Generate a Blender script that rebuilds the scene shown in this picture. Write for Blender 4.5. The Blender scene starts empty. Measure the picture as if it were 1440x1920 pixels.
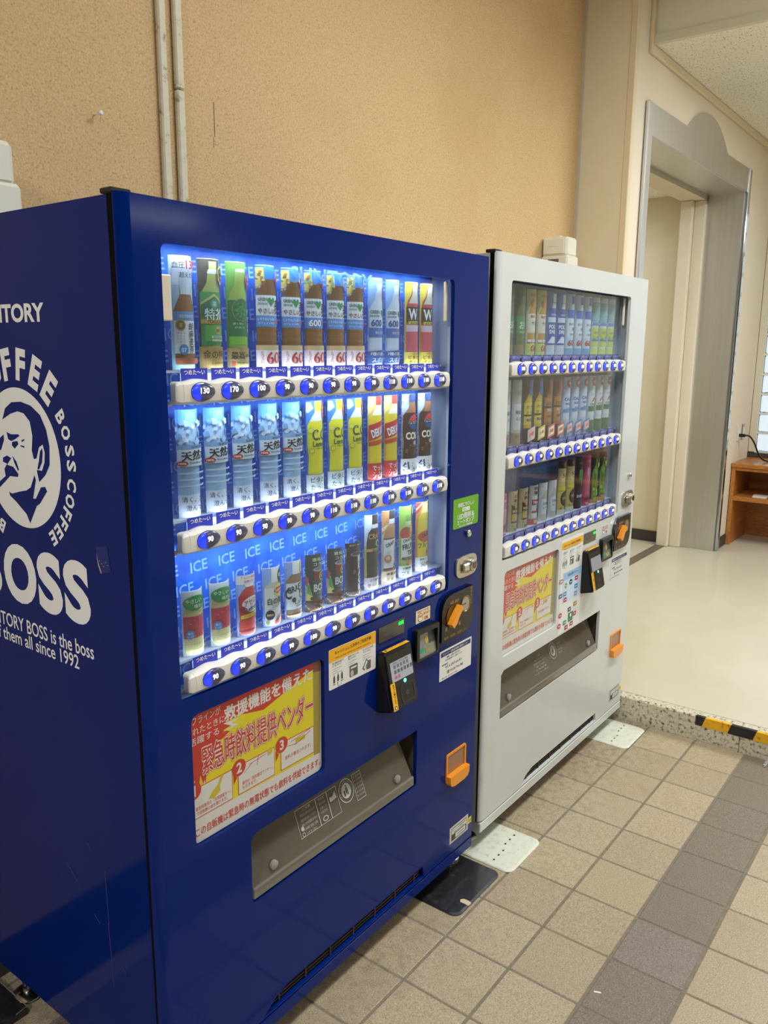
import bpy, math, random
from mathutils import Vector, Matrix
from mathutils.geometry import tessellate_polygon

random.seed(7)
SC = bpy.context.scene
COL = SC.collection

# ------------------------------------------------------------------ camera
def cam_axes(yaw, pitch, roll):
    f = Vector((math.sin(yaw)*math.cos(pitch), math.cos(yaw)*math.cos(pitch), -math.sin(pitch)))
    r = Vector((math.cos(yaw), -math.sin(yaw), 0)); u = r.cross(f)
    c, s = math.cos(roll), math.sin(roll)
    return c*r+s*u, c*u-s*r, f
cam = bpy.data.cameras.new('camera'); cam_o = bpy.data.objects.new('camera', cam); COL.objects.link(cam_o)
_r, _u, _f = cam_axes(0.922456, 0.199567, 0.006432)
M = Matrix((( _r.x, _u.x, -_f.x, -0.848706), (_r.y, _u.y, -_f.y, -1.157990), (_r.z, _u.z, -_f.z, 1.589081), (0, 0, 0, 1)))
cam_o.matrix_world = M
cam.sensor_fit = 'HORIZONTAL'; cam.sensor_width = 36.0; cam.lens = 1526.556/1440*36.0
cam.clip_start = 0.02; cam.clip_end = 60
SC.camera = cam_o

# ------------------------------------------------------------------ world, lights, exposure
w = bpy.data.worlds.new('world'); SC.world = w; w.use_nodes = True
w.node_tree.nodes['Background'].inputs[0].default_value = (0.90, 0.96, 1.0, 1)
w.node_tree.nodes['Background'].inputs[1].default_value = 1.7
SC.view_settings.view_transform = 'Standard'; SC.view_settings.look = 'None'
SC.view_settings.gamma = 1.0; SC.view_settings.use_curve_mapping = False
SC.view_settings.exposure = 0.0
SC.cycles.use_denoising = True
SC.cycles.max_bounces = 8; SC.cycles.transparent_max_bounces = 16
SC.cycles.caustics_reflective = False; SC.cycles.caustics_refractive = False
SC.cycles.sample_clamp_indirect = 4.0

def area(name, loc, sx, sy, power, color, rot=(0, 0, 0), spread=math.pi):
    l = bpy.data.lights.new(name, 'AREA'); l.shape = 'RECTANGLE'; l.size = sx; l.size_y = sy
    l.energy = power; l.color = color; l.spread = spread
    o = bpy.data.objects.new(name, l); COL.objects.link(o); o.location = loc; o.rotation_euler = rot
    return o
WARM = (0.96, 1.0, 1.05)
area('ceiling_lamp_vending', (1.45, -1.05, 3.36), 1.25, 0.30, 52, WARM)
area('side_fill_light', (-3.0, -0.9, 3.36), 1.25, 0.30, 105, WARM)  # added fill from the left, placed to brighten the blue machine's side
area('ceiling_lamp_hall', (1.3, -4.2, 3.36), 1.25, 0.30, 40, WARM)
area('ceiling_lamp_hall', (-1.9, -4.4, 3.36), 1.25, 0.30, 28, WARM)
area('ceiling_lamp_lobby', (4.1, -1.15, 3.03), 1.25, 0.30, 62, WARM)
area('ceiling_lamp_lobby', (4.4, -4.2, 3.03), 1.25, 0.30, 36, WARM)
area('ceiling_lamp_hall_far', (5.3, -6.8, 3.03), 1.25, 0.30, 26, WARM)
area('lobby_ceiling_fill', (4.1, -1.15, 2.80), 1.2, 0.2, 11, WARM, rot=(math.pi, 0, 0))  # added unseen fill, aimed up to brighten the lobby ceiling
area('ceiling_lamp_alcove', (4.4, 1.75, 2.66), 0.9, 0.25, 14, WARM)

# ------------------------------------------------------------------ colour and materials
def lin(c):
    o = []
    for v in c[:3]:
        v = v/255.0
        o.append(v/12.92 if v <= 0.04045 else ((v+0.055)/1.055)**2.4)
    return (o[0], o[1], o[2], 1.0)
_mats = {}
def new_mat(name):
    m = bpy.data.materials.new(name); m.use_nodes = True
    return m, m.node_tree, m.node_tree.nodes['Principled BSDF']
def mat(c, rough=0.5, metal=0.0, emit=0.0, coat=0.0, spec=0.5, bump=0.0, bscale=200.0, name=None):
    key = (tuple(c), rough, metal, emit, coat, spec, bump, bscale)
    if key in _mats: return _mats[key]
    m, nt, p = new_mat(name or 'surface')
    p.inputs['Base Color'].default_value = lin(c)
    p.inputs['Roughness'].default_value = rough; p.inputs['Metallic'].default_value = metal
    p.inputs['Specular IOR Level'].default_value = spec
    p.inputs['Coat Weight'].default_value = coat; p.inputs['Coat Roughness'].default_value = 0.06
    if emit:
        p.inputs['Emission Color'].default_value = lin(c); p.inputs['Emission Strength'].default_value = emit
    if bump:
        n = nt.nodes.new('ShaderNodeTexNoise'); n.inputs['Scale'].default_value = bscale
        tc = nt.nodes.new('ShaderNodeTexCoord'); nt.links.new(tc.outputs['Object'], n.inputs['Vector'])
        b = nt.nodes.new('ShaderNodeBump'); b.inputs['Strength'].default_value = bump; b.inputs['Distance'].default_value = 0.002
        nt.links.new(n.outputs['Fac'], b.inputs['Height']); nt.links.new(b.outputs['Normal'], p.inputs['Normal'])
    _mats[key] = m
    return m
def noisy(name, stops, scale, rough=0.6, detail=6.0, bump=0.0, dist=0.002, metal=0.0, spec=0.5, coat=0.0, stretch=None, second=None, rnd=False, dirt=False):
    """colour ramp over noise; second = (scale, colour, low, high) lays larger blotches over it"""
    m, nt, p = new_mat(name); N = nt.nodes; L = nt.links
    tc = N.new('ShaderNodeTexCoord'); vec = tc.outputs['Object']
    if rnd:       # each tile gets its own piece of the pattern
        oi = N.new('ShaderNodeObjectInfo'); va = N.new('ShaderNodeVectorMath'); va.operation = 'MULTIPLY_ADD'
        L.new(oi.outputs['Random'], va.inputs[0]); va.inputs[1].default_value = (37, 53, 11); L.new(vec, va.inputs[2]); vec = va.outputs[0]
    base_vec = vec
    if stretch:
        mp = N.new('ShaderNodeMapping'); mp.inputs['Scale'].default_value = stretch
        L.new(vec, mp.inputs['Vector']); vec = mp.outputs['Vector']
    n = N.new('ShaderNodeTexNoise'); n.inputs['Scale'].default_value = scale; n.inputs['Detail'].default_value = detail
    n.inputs['Roughness'].default_value = 0.65
    L.new(vec, n.inputs['Vector'])
    r = N.new('ShaderNodeValToRGB'); cr = r.color_ramp
    while len(cr.elements) < len(stops): cr.elements.new(0.5)
    for e, (pos, c) in zip(cr.elements, stops): e.position = pos; e.color = lin(c)
    L.new(n.outputs['Fac'], r.inputs['Fac'])
    colour = r.outputs['Color']
    if second:
        sc2, c2, lo, hi = second
        n2 = N.new('ShaderNodeTexNoise'); n2.inputs['Scale'].default_value = sc2; n2.inputs['Detail'].default_value = 5
        L.new(base_vec, n2.inputs['Vector'])
        mr = N.new('ShaderNodeMapRange'); mr.inputs['From Min'].default_value = lo; mr.inputs['From Max'].default_value = hi
        L.new(n2.outputs['Fac'], mr.inputs['Value'])
        mx = N.new('ShaderNodeMix'); mx.data_type = 'RGBA'
        L.new(mr.outputs['Result'], mx.inputs['Factor']); L.new(colour, mx.inputs['A']); mx.inputs['B'].default_value = lin(c2)
        colour = mx.outputs['Result']
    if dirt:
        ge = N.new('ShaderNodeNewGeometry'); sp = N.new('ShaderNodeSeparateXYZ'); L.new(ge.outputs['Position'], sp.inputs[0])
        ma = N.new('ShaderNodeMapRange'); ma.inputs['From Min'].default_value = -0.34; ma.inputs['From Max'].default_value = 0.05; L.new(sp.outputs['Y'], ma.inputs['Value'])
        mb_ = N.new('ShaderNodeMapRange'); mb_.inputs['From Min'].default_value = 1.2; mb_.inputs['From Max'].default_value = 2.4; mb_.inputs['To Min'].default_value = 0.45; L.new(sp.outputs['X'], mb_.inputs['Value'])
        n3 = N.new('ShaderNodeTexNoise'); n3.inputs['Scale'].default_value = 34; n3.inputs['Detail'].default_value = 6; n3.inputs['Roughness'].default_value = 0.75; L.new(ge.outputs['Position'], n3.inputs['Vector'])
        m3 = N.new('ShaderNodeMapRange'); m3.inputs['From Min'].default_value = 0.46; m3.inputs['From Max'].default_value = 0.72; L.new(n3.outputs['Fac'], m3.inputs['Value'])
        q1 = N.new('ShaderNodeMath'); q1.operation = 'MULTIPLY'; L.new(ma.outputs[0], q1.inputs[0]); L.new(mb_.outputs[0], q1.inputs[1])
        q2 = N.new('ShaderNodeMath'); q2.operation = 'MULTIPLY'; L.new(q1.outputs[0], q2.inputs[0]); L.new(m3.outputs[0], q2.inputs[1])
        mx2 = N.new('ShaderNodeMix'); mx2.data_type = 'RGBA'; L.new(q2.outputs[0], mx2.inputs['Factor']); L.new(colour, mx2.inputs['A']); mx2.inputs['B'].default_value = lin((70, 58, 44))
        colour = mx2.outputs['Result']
    L.new(colour, p.inputs['Base Color'])
    p.inputs['Roughness'].default_value = rough; p.inputs['Metallic'].default_value = metal
    p.inputs['Specular IOR Level'].default_value = spec; p.inputs['Coat Weight'].default_value = coat
    p.inputs['Coat Roughness'].default_value = 0.08
    if bump:
        b = N.new('ShaderNodeBump'); b.inputs['Strength'].default_value = bump; b.inputs['Distance'].default_value = dist
        L.new(n.outputs['Fac'], b.inputs['Height']); L.new(b.outputs['Normal'], p.inputs['Normal'])
    return m
def clear(name, tint=(235, 242, 250), gloss=0.10, rough=0.02, diffuse=0.0, dcol=(200, 215, 240)):
    m = bpy.data.materials.new(name); m.use_nodes = True; nt = m.node_tree; N = nt.nodes; L = nt.links
    N.remove(N['Principled BSDF']); out = N['Material Output']
    t = N.new('ShaderNodeBsdfTransparent'); t.inputs['Color'].default_value = lin(tint)
    g = N.new('ShaderNodeBsdfGlossy'); g.inputs['Roughness'].default_value = rough
    lw = N.new('ShaderNodeLayerWeight'); lw.inputs['Blend'].default_value = 0.5
    pw = N.new('ShaderNodeMath'); pw.operation = 'POWER'; pw.inputs[1].default_value = 4.0; L.new(lw.outputs['Facing'], pw.inputs[0])
    ma = N.new('ShaderNodeMath'); ma.operation = 'MULTIPLY_ADD'; ma.inputs[1].default_value = 0.55; ma.inputs[2].default_value = gloss*0.25; L.new(pw.outputs[0], ma.inputs[0])
    a = N.new('ShaderNodeMixShader'); L.new(ma.outputs[0], a.inputs['Fac'])
    if diffuse:
        d = N.new('ShaderNodeBsdfDiffuse'); d.inputs['Color'].default_value = lin(dcol)
        b = N.new('ShaderNodeMixShader'); b.inputs['Fac'].default_value = diffuse
        L.new(t.outputs[0], b.inputs[1]); L.new(d.outputs[0], b.inputs[2]); L.new(b.outputs[0], a.inputs[1])
    else:
        L.new(t.outputs[0], a.inputs[1])
    L.new(g.outputs[0], a.inputs[2]); L.new(a.outputs[0], out.inputs['Surface'])
    return m

HALL = mat((74, 72, 68), 0.7)
CORK = noisy('cork', [(0.27, (150, 116, 74)), (0.43, (204, 172, 124)), (0.56, (213, 182, 135)), (0.75, (228, 202, 158))], 190, rough=0.85, detail=7, bump=0.35, dist=0.002, spec=0.2, second=(1.6, (190, 154, 104), 0.55, 0.95))
CREAM = noisy('cream_wall_paint', [(0.3, (222, 210, 178)), (0.7, (228, 216, 186))], 3.0, rough=0.7, bump=0.05, spec=0.3)
CREAM2 = noisy('pale_wall_paint', [(0.3, (224, 212, 188)), (0.7, (231, 219, 196))], 2.2, rough=0.65, bump=0.05, spec=0.3)
SOFFIT = noisy('soffit_paint', [(0.3, (226, 220, 200)), (0.7, (232, 226, 208))], 2.0, rough=0.7, spec=0.3)
TRIM = mat((224, 208, 172), 0.5)
GROUT = noisy('grout', [(0.3, (112, 104, 86)), (0.7, (136, 127, 108))], 60, rough=0.9)
VINYL = noisy('lobby_vinyl', [(0.3, (200, 193, 168)), (0.7, (210, 203, 180))], 1.4, rough=0.30, spec=0.45, coat=0.15)
STEEL = noisy('brushed_steel', [(0.3, (208, 208, 205)), (0.7, (218, 218, 215))], 40, rough=0.38, metal=1.0, stretch=(1, 1, 0.03))
CHROME = mat((205, 205, 200), 0.18, 1.0)
DARKTRIM = mat((66, 58, 54), 0.5)
WOOD = noisy('orange_wood', [(0.25, (128, 74, 26)), (0.5, (172, 108, 44)), (0.75, (196, 130, 58))], 9, rough=0.4, stretch=(0.6, 3, 14), coat=0.2)
BLACKP = mat((16, 16, 17), 0.38)
BLACKG = mat((10, 10, 11), 0.15, coat=0.5)
WHITEP = mat((226, 226, 220), 0.4)

# ------------------------------------------------------------------ mesh helpers
def rr(x0, x1, z0, z1, r=0.0, n=4):
    if not isinstance(r, (tuple, list)) and r <= 0: return [(x0, z0), (x1, z0), (x1, z1), (x0, z1)]
    rs = r if isinstance(r, (tuple, list)) else (r, r, r, r)
    pts = []
    for (cx, cz, a0), q in zip(((x0, z0, 180), (x1, z0, 270), (x1, z1, 0), (x0, z1, 90)), rs):
        if q <= 0: pts.append((cx, cz)); continue
        ox = cx+q if cx == x0 else cx-q; oz = cz+q if cz == z0 else cz-q
        for k in range(n+1):
            a = math.radians(a0+90*k/n); pts.append((ox+q*math.cos(a), oz+q*math.sin(a)))
    return pts
def ell(cx, cz, a, b=None, n=24):
    b = a if b is None else b
    return [(cx+a*math.cos(2*math.pi*k/n), cz+b*math.sin(2*math.pi*k/n)) for k in range(n)]
_txt = {}
def text_mesh(s, bold=0.0, res=2):
    k = (s, bold, res)
    if k not in _txt:
        cu = bpy.data.curves.new('t', 'FONT'); cu.body = s; cu.resolution_u = res; cu.offset = bold
        ob = bpy.data.objects.new('t', cu); me = ob.to_mesh()
        vs = [(v.co.x, v.co.y) for v in me.vertices]; fs = [tuple(p.vertices) for p in me.polygons]
        ob.to_mesh_clear(); bpy.data.objects.remove(ob); bpy.data.curves.remove(cu)
        if vs:
            x0 = min(v[0] for v in vs); x1 = max(v[0] for v in vs); y0 = min(v[1] for v in vs); y1 = max(v[1] for v in vs)
        else: x0 = x1 = y0 = y1 = 0
        _txt[k] = (vs, fs, (x0, x1, y0, y1))
    return _txt[k]

class MB:
    def __init__(s): s.v = []; s.f = []; s.m = []; s.mats = []
    def mi(s, m):
        if m not in s.mats: s.mats.append(m)
        return s.mats.index(m)
    def add(s, vs, fs, m):
        b = len(s.v); i = s.mi(m); s.v += [tuple(v) for v in vs]
        for f in fs: s.f.append(tuple(b+k for k in f)); s.m.append(i)
    def box(s, x0, x1, y0, y1, z0, z1, m, c=0.0):
        if c <= 0:
            vs = [(x, y, z) for x in (x0, x1) for y in (y0, y1) for z in (z0, z1)]
            s.add(vs, [(0, 1, 3, 2), (4, 6, 7, 5), (0, 4, 5, 1), (2, 3, 7, 6), (0, 2, 6, 4), (1, 5, 7, 3)], m); return
        vs = []; 
        X, Y, Z = (x0, x1), (y0, y1), (z0, z1); ids = {}
        for i in (0, 1):
            for j in (0, 1):
                for k in (0, 1):
                    sx, sy, sz = (1, -1)[i]*c, (1, -1)[j]*c, (1, -1)[k]*c
                    for ax, p in ((0, (X[i], Y[j]+sy, Z[k]+sz)), (1, (X[i]+sx, Y[j], Z[k]+sz)), (2, (X[i]+sx, Y[j]+sy, Z[k]))):
                        ids[i, j, k, ax] = len(vs); vs.append(p)
        fs = []
        for ax in range(3):
            for d in (0, 1):
                q = []
                for a, b in ((0, 0), (0, 1), (1, 1), (1, 0)):
                    c3 = [0, 0, 0]; c3[ax] = d; o = [t for t in range(3) if t != ax]; c3[o[0]] = a; c3[o[1]] = b
                    q.append(ids[c3[0], c3[1], c3[2], ax])
                fs.append(tuple(q))
        for ax in range(3):
            o = [t for t in range(3) if t != ax]
            for a in (0, 1):
                for b in (0, 1):
                    q = []
                    for d, axx in ((0, o[0]), (0, o[1]), (1, o[1]), (1, o[0])):
                        c3 = [0, 0, 0]; c3[ax] = d; c3[o[0]] = a; c3[o[1]] = b
                        q.append(ids[c3[0], c3[1], c3[2], axx])
                    fs.append(tuple(q))
        for i in (0, 1):
            for j in (0, 1):
                for k in (0, 1): fs.append((ids[i, j, k, 0], ids[i, j, k, 1], ids[i, j, k, 2]))
        s.add(vs, fs, m)
    def flat(s, pts, m, fn, holes=()):
        loops = [[Vector((p[0], p[1], 0)) for p in pts]]+[[Vector((p[0], p[1], 0)) for p in h] for h in holes]
        tris = tessellate_polygon(loops)
        allp = [p for l in loops for p in l]
        s.add([fn(p.x, p.y) for p in allp], tris, m)
    def plate(s, pts, y0, y1, m, holes=(), side=None, back=True):
        """outline in x,z; front face at y0, back at y1"""
        s.flat(pts, m, lambda x, z: (x, y0, z), holes)
        if back: s.flat(pts, m, lambda x, z: (x, y1, z), holes)
        for l in [pts]+list(holes):
            n = len(l); vs = [(p[0], y0, p[1]) for p in l]+[(p[0], y1, p[1]) for p in l]
            s.add(vs, [(k, (k+1) % n, n+(k+1) % n, n+k) for k in range(n)], side or m)
    def slab(s, pts, z0, z1, m, chamfer=0.0):
        """outline in x,y raised from z0 to z1"""
        n = len(pts); cx = sum(p[0] for p in pts)/n; cy = sum(p[1] for p in pts)/n
        ins = [(cx+(p[0]-cx)*(1-chamfer), cy+(p[1]-cy)*(1-chamfer)) for p in pts] if chamfer else pts
        zc = z1-(z1-z0)*0.5 if chamfer else z1
        s.flat(ins, m, lambda x, y: (x, y, z1)); 
        s.add([(p[0], p[1], z0) for p in pts]+[(p[0], p[1], zc) for p in pts], [(k, (k+1) % n, n+(k+1) % n, n+k) for k in range(n)], m)
        if chamfer: s.add([(p[0], p[1], zc) for p in pts]+[(p[0], p[1], z1) for p in ins], [(k, (k+1) % n, n+(k+1) % n, n+k) for k in range(n)], m)
        s.flat(pts, m, lambda x, y: (x, y, z0))
    def lathe(s, prof, m, axis='z', o=(0, 0, 0), n=20):
        vs = []; fs = []
        for r, h in prof:
            for k in range(n):
                a = 2*math.pi*k/n; c, d = r*math.cos(a), r*math.sin(a)
                p = (c, d, h) if axis == 'z' else ((c, h, d) if axis == 'y' else (h, c, d))
                vs.append((p[0]+o[0], p[1]+o[1], p[2]+o[2]))
        for j in range(len(prof)-1):
            for k in range(n): fs.append((j*n+k, j*n+(k+1) % n, (j+1)*n+(k+1) % n, (j+1)*n+k))
        fs.append(tuple(range(n))); fs.append(tuple((len(prof)-1)*n+k for k in range(n)))
        s.add(vs, fs, m)
    def tube(s, path, r, m, n=8):
        P = [Vector(p) for p in path]; vs = []; fs = []
        for i, p in enumerate(P):
            d = (P[min(i+1, len(P)-1)]-P[max(i-1, 0)]).normalized()
            a = d.orthogonal().normalized() if i == 0 else (prev-d*prev.dot(d)).normalized()
            prev = a; b = d.cross(a)
            for k in range(n):
                t = 2*math.pi*k/n; vs.append(p+a*(r*math.cos(t))+b*(r*math.sin(t)))
        for i in range(len(P)-1):
            for k in range(n): fs.append((i*n+k, i*n+(k+1) % n, (i+1)*n+(k+1) % n, (i+1)*n+k))
        fs.append(tuple(range(n))); fs.append(tuple((len(P)-1)*n+k for k in range(n)))
        s.add(vs, fs, m)
    def text(s, t, x, z, h, m, fn, align='c', bold=0.0, width=None, rot=0.0, res=2, shear=0.0):
        """h = glyph height; x,z = anchor (centre / left, vertical centre); fn maps (x,z) -> point"""
        wide = any(ord(ch) > 0x2000 for ch in t)
        fat = bold if wide else 0.0        # kanji strokes close up when offset: thicken by near copies instead
        vs, fs, (a0, a1, b0, b1) = text_mesh(t, 0.0 if wide else bold, max(res, 2))
        if not vs: return
        p0, p1, p2 = Vector(fn(x, z)), Vector(fn(x+h*0.01, z)), Vector(fn(x, z+h*0.01))
        nrm = (p1-p0).cross(p2-p0).normalized()
        k = h/max(b1-b0, 1e-6); kx = k if width is None else width/max(a1-a0, 1e-6)
        cx = (a0+a1)/2 if align == 'c' else (a0 if align == 'l' else a1); cz = (b0+b1)/2
        c, d = math.cos(rot), math.sin(rot)
        e = min(fat, 0.12)*0.55; g = e*0.7
        near = ((0, 0), (e, g), (-e, -g), (-e, g), (e, -g), (0, e), (0, -e), (e, 0), (-e, 0))[:9 if e > 0.03 else (5 if e > 0.012 else (3 if e > 0.004 else 1))]
        for i, (ex, ez) in enumerate(near):
            o = []
            for px, pz in vs:
                qx, qz = (px+ex-cx)*kx, (pz+ez-cz)*k; qx += shear*qz
                q = Vector(fn(x+c*qx-d*qz, z+d*qx+c*qz)); o.append(q+nrm*(0.00002*i))
            s.add(o, fs, m)
    def build(s, name, parent=None, smooth=False):
        me = bpy.data.meshes.new(name); me.from_pydata(s.v, [], s.f)
        for m in s.mats: me.materials.append(m)
        me.polygons.foreach_set('material_index', s.m)
        if smooth: me.polygons.foreach_set('use_smooth', [True]*len(s.f))
        me.update()
        return link(name, me, parent)
def link(name, me, parent=None):
    o = bpy.data.objects.new(name, me); COL.objects.link(o)
    if parent is not None: o.parent = parent
    return o
def fix_normals(o, angle=None):
    import bmesh
    bm = bmesh.new(); bm.from_mesh(o.data); bmesh.ops.remove_doubles(bm, verts=bm.verts, dist=1e-5)
    bmesh.ops.recalc_face_normals(bm, faces=bm.faces)
    if angle is not None:
        for f in bm.faces: f.smooth = True
        for e in bm.edges:
            if len(e.link_faces) == 2 and e.calc_face_angle(0) > angle: e.smooth = False
    bm.to_mesh(o.data); bm.free()
    return o
def tag(o, label, cat, group=None):
    o['label'] = label; o['category'] = cat
    if group: o['group'] = group
    return o
def thing(name, label, cat, loc=(0, 0, 0), group=None, scale=1.0):
    o = bpy.data.objects.new(name, None); COL.objects.link(o); o.location = loc; o.scale = (scale,)*3
    o.empty_display_size = 0.05
    return tag(o, label, cat, group)
def struct(o): o['kind'] = 'structure'; return o
def box_obj(name, b, m, parent=None, c=0.0):
    mb = MB(); mb.box(*b, m, c=c); return fix_normals(mb.build(name, parent))

# ================================================================== the setting
YW, XR, YE, XE, XS, ZL, ZC, ZLC = 0.722, 3.24, 0.454, 6.15, 2.43, 0.105, 3.40, 3.06
struct(box_obj('wall_back', (-5, XR, YW, YW+0.1, 0, ZC), CORK))
struct(box_obj('wall_return', (XR, XR+0.0119, YE, YW+0.1, 0, ZC), CREAM))
struct(box_obj('wall_left', (-5.1, -5, -8, YW+0.1, 0, ZC), HALL))
struct(box_obj('wall_front', (-5.1, XE+0.1, -8.1, -8, 0, ZC), HALL))
mb = MB()     # wall round the doorway: the opening is 3.47..5.37 wide, 2.66 high
mb.plate(rr(XR+0.012, XE, 0.0, ZC), YE, YE+0.25, CREAM2, holes=[rr(3.46, 5.40, 0.02, 2.68)])
struct(fix_normals(mb.build('wall_elevator')))
mb = MB()     # end wall with the glass-block window opening
mb.add([(XE, y, z) for y, z in ((YE+0.1, 0), (-8, 0), (-8, ZC), (YE+0.1, ZC), (0.405, 0.785), (-1.53, 0.785), (-1.53, 2.63), (0.405, 2.63))], [(0, 1, 5, 4), (1, 2, 6, 5), (2, 3, 7, 6), (3, 0, 4, 7)], CREAM2)
struct(mb.build('wall_end'))
struct(box_obj('ceiling', (-5, 3.44, -8, YW, ZC, ZC+0.05), mat((226, 222, 208), 0.8)))
# lobby ceiling: fissured acoustic board, soffit drop face at its edge
def fissured():
    m, nt, p = new_mat('fissured_ceiling_board'); N = nt.nodes; L = nt.links
    tc = N.new('ShaderNodeTexCoord'); mp = N.new('ShaderNodeMapping'); mp.inputs['Scale'].default_value = (46, 150, 1)
    L.new(tc.outputs['Object'], mp.inputs['Vector'])
    n = N.new('ShaderNodeTexNoise'); n.inputs['Scale'].default_value = 1.0; n.inputs['Detail'].default_value = 3; L.new(mp.outputs[0], n.inputs['Vector'])
    r = N.new('ShaderNodeValToRGB'); r.color_ramp.elements[0].position = 0.33; r.color_ramp.elements[0].color = lin((176, 164, 134))
    r.color_ramp.elements[1].position = 0.42; r.color_ramp.elements[1].color = lin((246, 242, 226))
    L.new(n.outputs['Fac'], r.inputs['Fac']); L.new(r.outputs[0], p.inputs['Base Color'])
    b = N.new('ShaderNodeBump'); b.inputs['Strength'].default_value = 0.6; b.inputs['Distance'].default_value = 0.004
    L.new(r.outputs[0], b.inputs['Height']); L.new(b.outputs[0], p.inputs['Normal']); p.inputs['Roughness'].default_value = 0.9
    return m
FISS = fissured()
struct(box_obj('ceiling_lobby', (3.455, XE, -8, YE, ZLC, ZLC+0.05), FISS))
struct(box_obj('soffit', (3.44, 3.455, -8, YE, ZLC+0.035, ZC+0.05), SOFFIT))
struct(box_obj('trim_1', (3.425, 3.456, -8, YE, ZLC-0.004, ZLC+0.034), mat((216, 212, 190), 0.4)))
# cream trim following the wall/ceiling corner
mb = MB()
mb.box(3.405, 3.437, YE-0.018, YE, ZLC-0.01, ZC, TRIM, c=0.003)
mb.box(3.405, XE, YE-0.018, YE, ZLC-0.045, ZLC-0.003, TRIM, c=0.003)
struct(fix_normals(mb.build('trim_2')))
struct(box_obj('trim_3', (XR-0.012, XR, YW-0.014, YW, 0, ZC), mat((196, 188, 166), 0.5)))
mb = MB(); mb.box(XR-0.004, XR+0.035, YE-0.004, YE+0.03, ZL, ZC, TRIM, c=0.003); struct(fix_normals(mb.build('trim_4')))
# lower floor: grout bed + tiles
struct_floor = struct(box_obj('floor', (-5, XS, -8, YW, -0.05, -0.002), GROUT))
TX, TY, OX, OY = 0.1988, 0.195, 2.219, -0.1105
def tile_mesh(nm, m):
    mb = MB(); mb.box(-TX/2+0.0028, TX/2-0.0028, -TY/2+0.0042, TY/2-0.0042, -0.012, 0.0, m, c=0.0018)
    o = fix_normals(mb.build(nm)); me = o.data; bpy.data.objects.remove(o); return me
def tile_variant(k, dark):
    b = random.uniform(-7, 7); t = random.uniform(-3, 3)
    def c(x): return tuple(min(255, max(0, v+b+(t if i == 2 else 0))) for i, v in enumerate(x))
    if dark:
        return noisy('brown_floor_tile', [(0.30, c((84, 76, 66))), (0.43, c((122, 112, 98))), (0.56, c((136, 126, 112))), (0.72, c((168, 158, 142)))], 300, rough=0.42, detail=5, bump=0.12, dist=0.001, second=(9.0, c((118, 106, 94)), 0.6, 1.0), rnd=True, dirt=True)
    return noisy('beige_floor_tile', [(0.30, c((98, 84, 64))), (0.42, c((163, 147, 120))), (0.56, c((180, 164, 136))), (0.70, c((210, 195, 168)))], 300, rough=0.42, detail=5, bump=0.12, dist=0.001, second=(9.0, c((158, 136, 106)), 0.58, 1.0), rnd=True, dirt=True)
light_tiles = [tile_mesh('floor_tile', tile_variant(k, False)) for k in range(5)]
dark_tiles = [tile_mesh('floor_tile', tile_variant(k, True)) for k in range(3)]
far = MB()
FAR = [tile_variant(9, False), tile_variant(9, True)]
for i in range(-36, 2):
    for j in range(-4, 40):
        x = OX+(i-0.5)*TX+TX; y = OY-(j-0.5)*TY
        x0 = x-TX/2
        if x-TX > XS: continue
        dark = (j % 5 == 3)
        if -13 <= i and -1 <= j <= 10:
            me = (dark_tiles if dark else light_tiles)[random.randrange(3 if dark else 5)]
            o = link('floor_tile', me, struct_floor); o.location = (x-TX, y, 0)
            o.rotation_euler = (random.uniform(-.002, .002), random.uniform(-.002, .002), math.pi*random.randrange(2))
            if i == 1: o.scale = (1.06, 1, 1); o.location.x += 0.006
        else:
            far.box(x-1.5*TX+0.0028, x-TX/2-0.0028, y-TY/2+0.0042, y+TY/2-0.0042, -0.006, 0, FAR[1 if dark else 0])
o = far.build('floor_tile', struct_floor); o['kind'] = 'stuff'
# raised lobby floor with terrazzo nosing
def terrazzo():
    m, nt, p = new_mat('terrazzo'); N = nt.nodes; L = nt.links
    tc = N.new('ShaderNodeTexCoord'); n = N.new('ShaderNodeTexNoise'); n.inputs['Scale'].default_value = 75; n.inputs['Detail'].default_value = 3
    n.inputs['Roughness'].default_value = 0.6
    L.new(tc.outputs['Object'], n.inputs['Vector'])
    r = N.new('ShaderNodeValToRGB'); e = r.color_ramp.elements
    e[0].position = 0.34; e[0].color = lin((84, 76, 62)); e[1].position = 0.44; e[1].color = lin((196, 186, 160))
    q = e.new(0.62); q.color = lin((222, 214, 190)); q = e.new(0.72); q.color = lin((176, 162, 132))
    L.new(n.outputs['Fac'], r.inputs['Fac']); L.new(r.outputs[0], p.inputs['Base Color']); p.inputs['Roughness'].default_value = 0.4
    return m
TERR = terrazzo()
struct(box_obj('floor_lobby', (2.487, XE+0.2, -8, 3.0, -0.05, ZL), VINYL))
nose = struct(bpy.data.objects.new('step_edge', None)); COL.objects.link(nose); nose.location = (XS, 0, 0)
ys = [YW, 0.11, -0.472, -1.06, -1.65, -2.25, -2.85, -8]
for a, b in zip(ys[:-1], ys[1:]):
    mb = MB(); mb.box(0, 0.0565, b+0.0007, a-0.0007, -0.02, ZL, TERR, c=0.004); fix_normals(mb.build('edge_block', nose))
struct(box_obj('threshold', (3.44, 5.30, 0.795, 0.865, ZL-0.01, ZL+0.004), mat((112, 104, 90), 0.5, 0.3)))
# baseboards
struct(box_obj('baseboard_elevator', (5.44, 5.66, YE-0.008, YE, ZL, ZL+0.085), DARKTRIM))
struct(box_obj('baseboard_back', (-5, XR, YW-0.012, YW, 0, 0.09), DARKTRIM))
struct(box_obj('baseboard_alcove', (5.387, 5.40, 0.86, 3.0, ZL, ZL+0.085), DARKTRIM))
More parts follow.
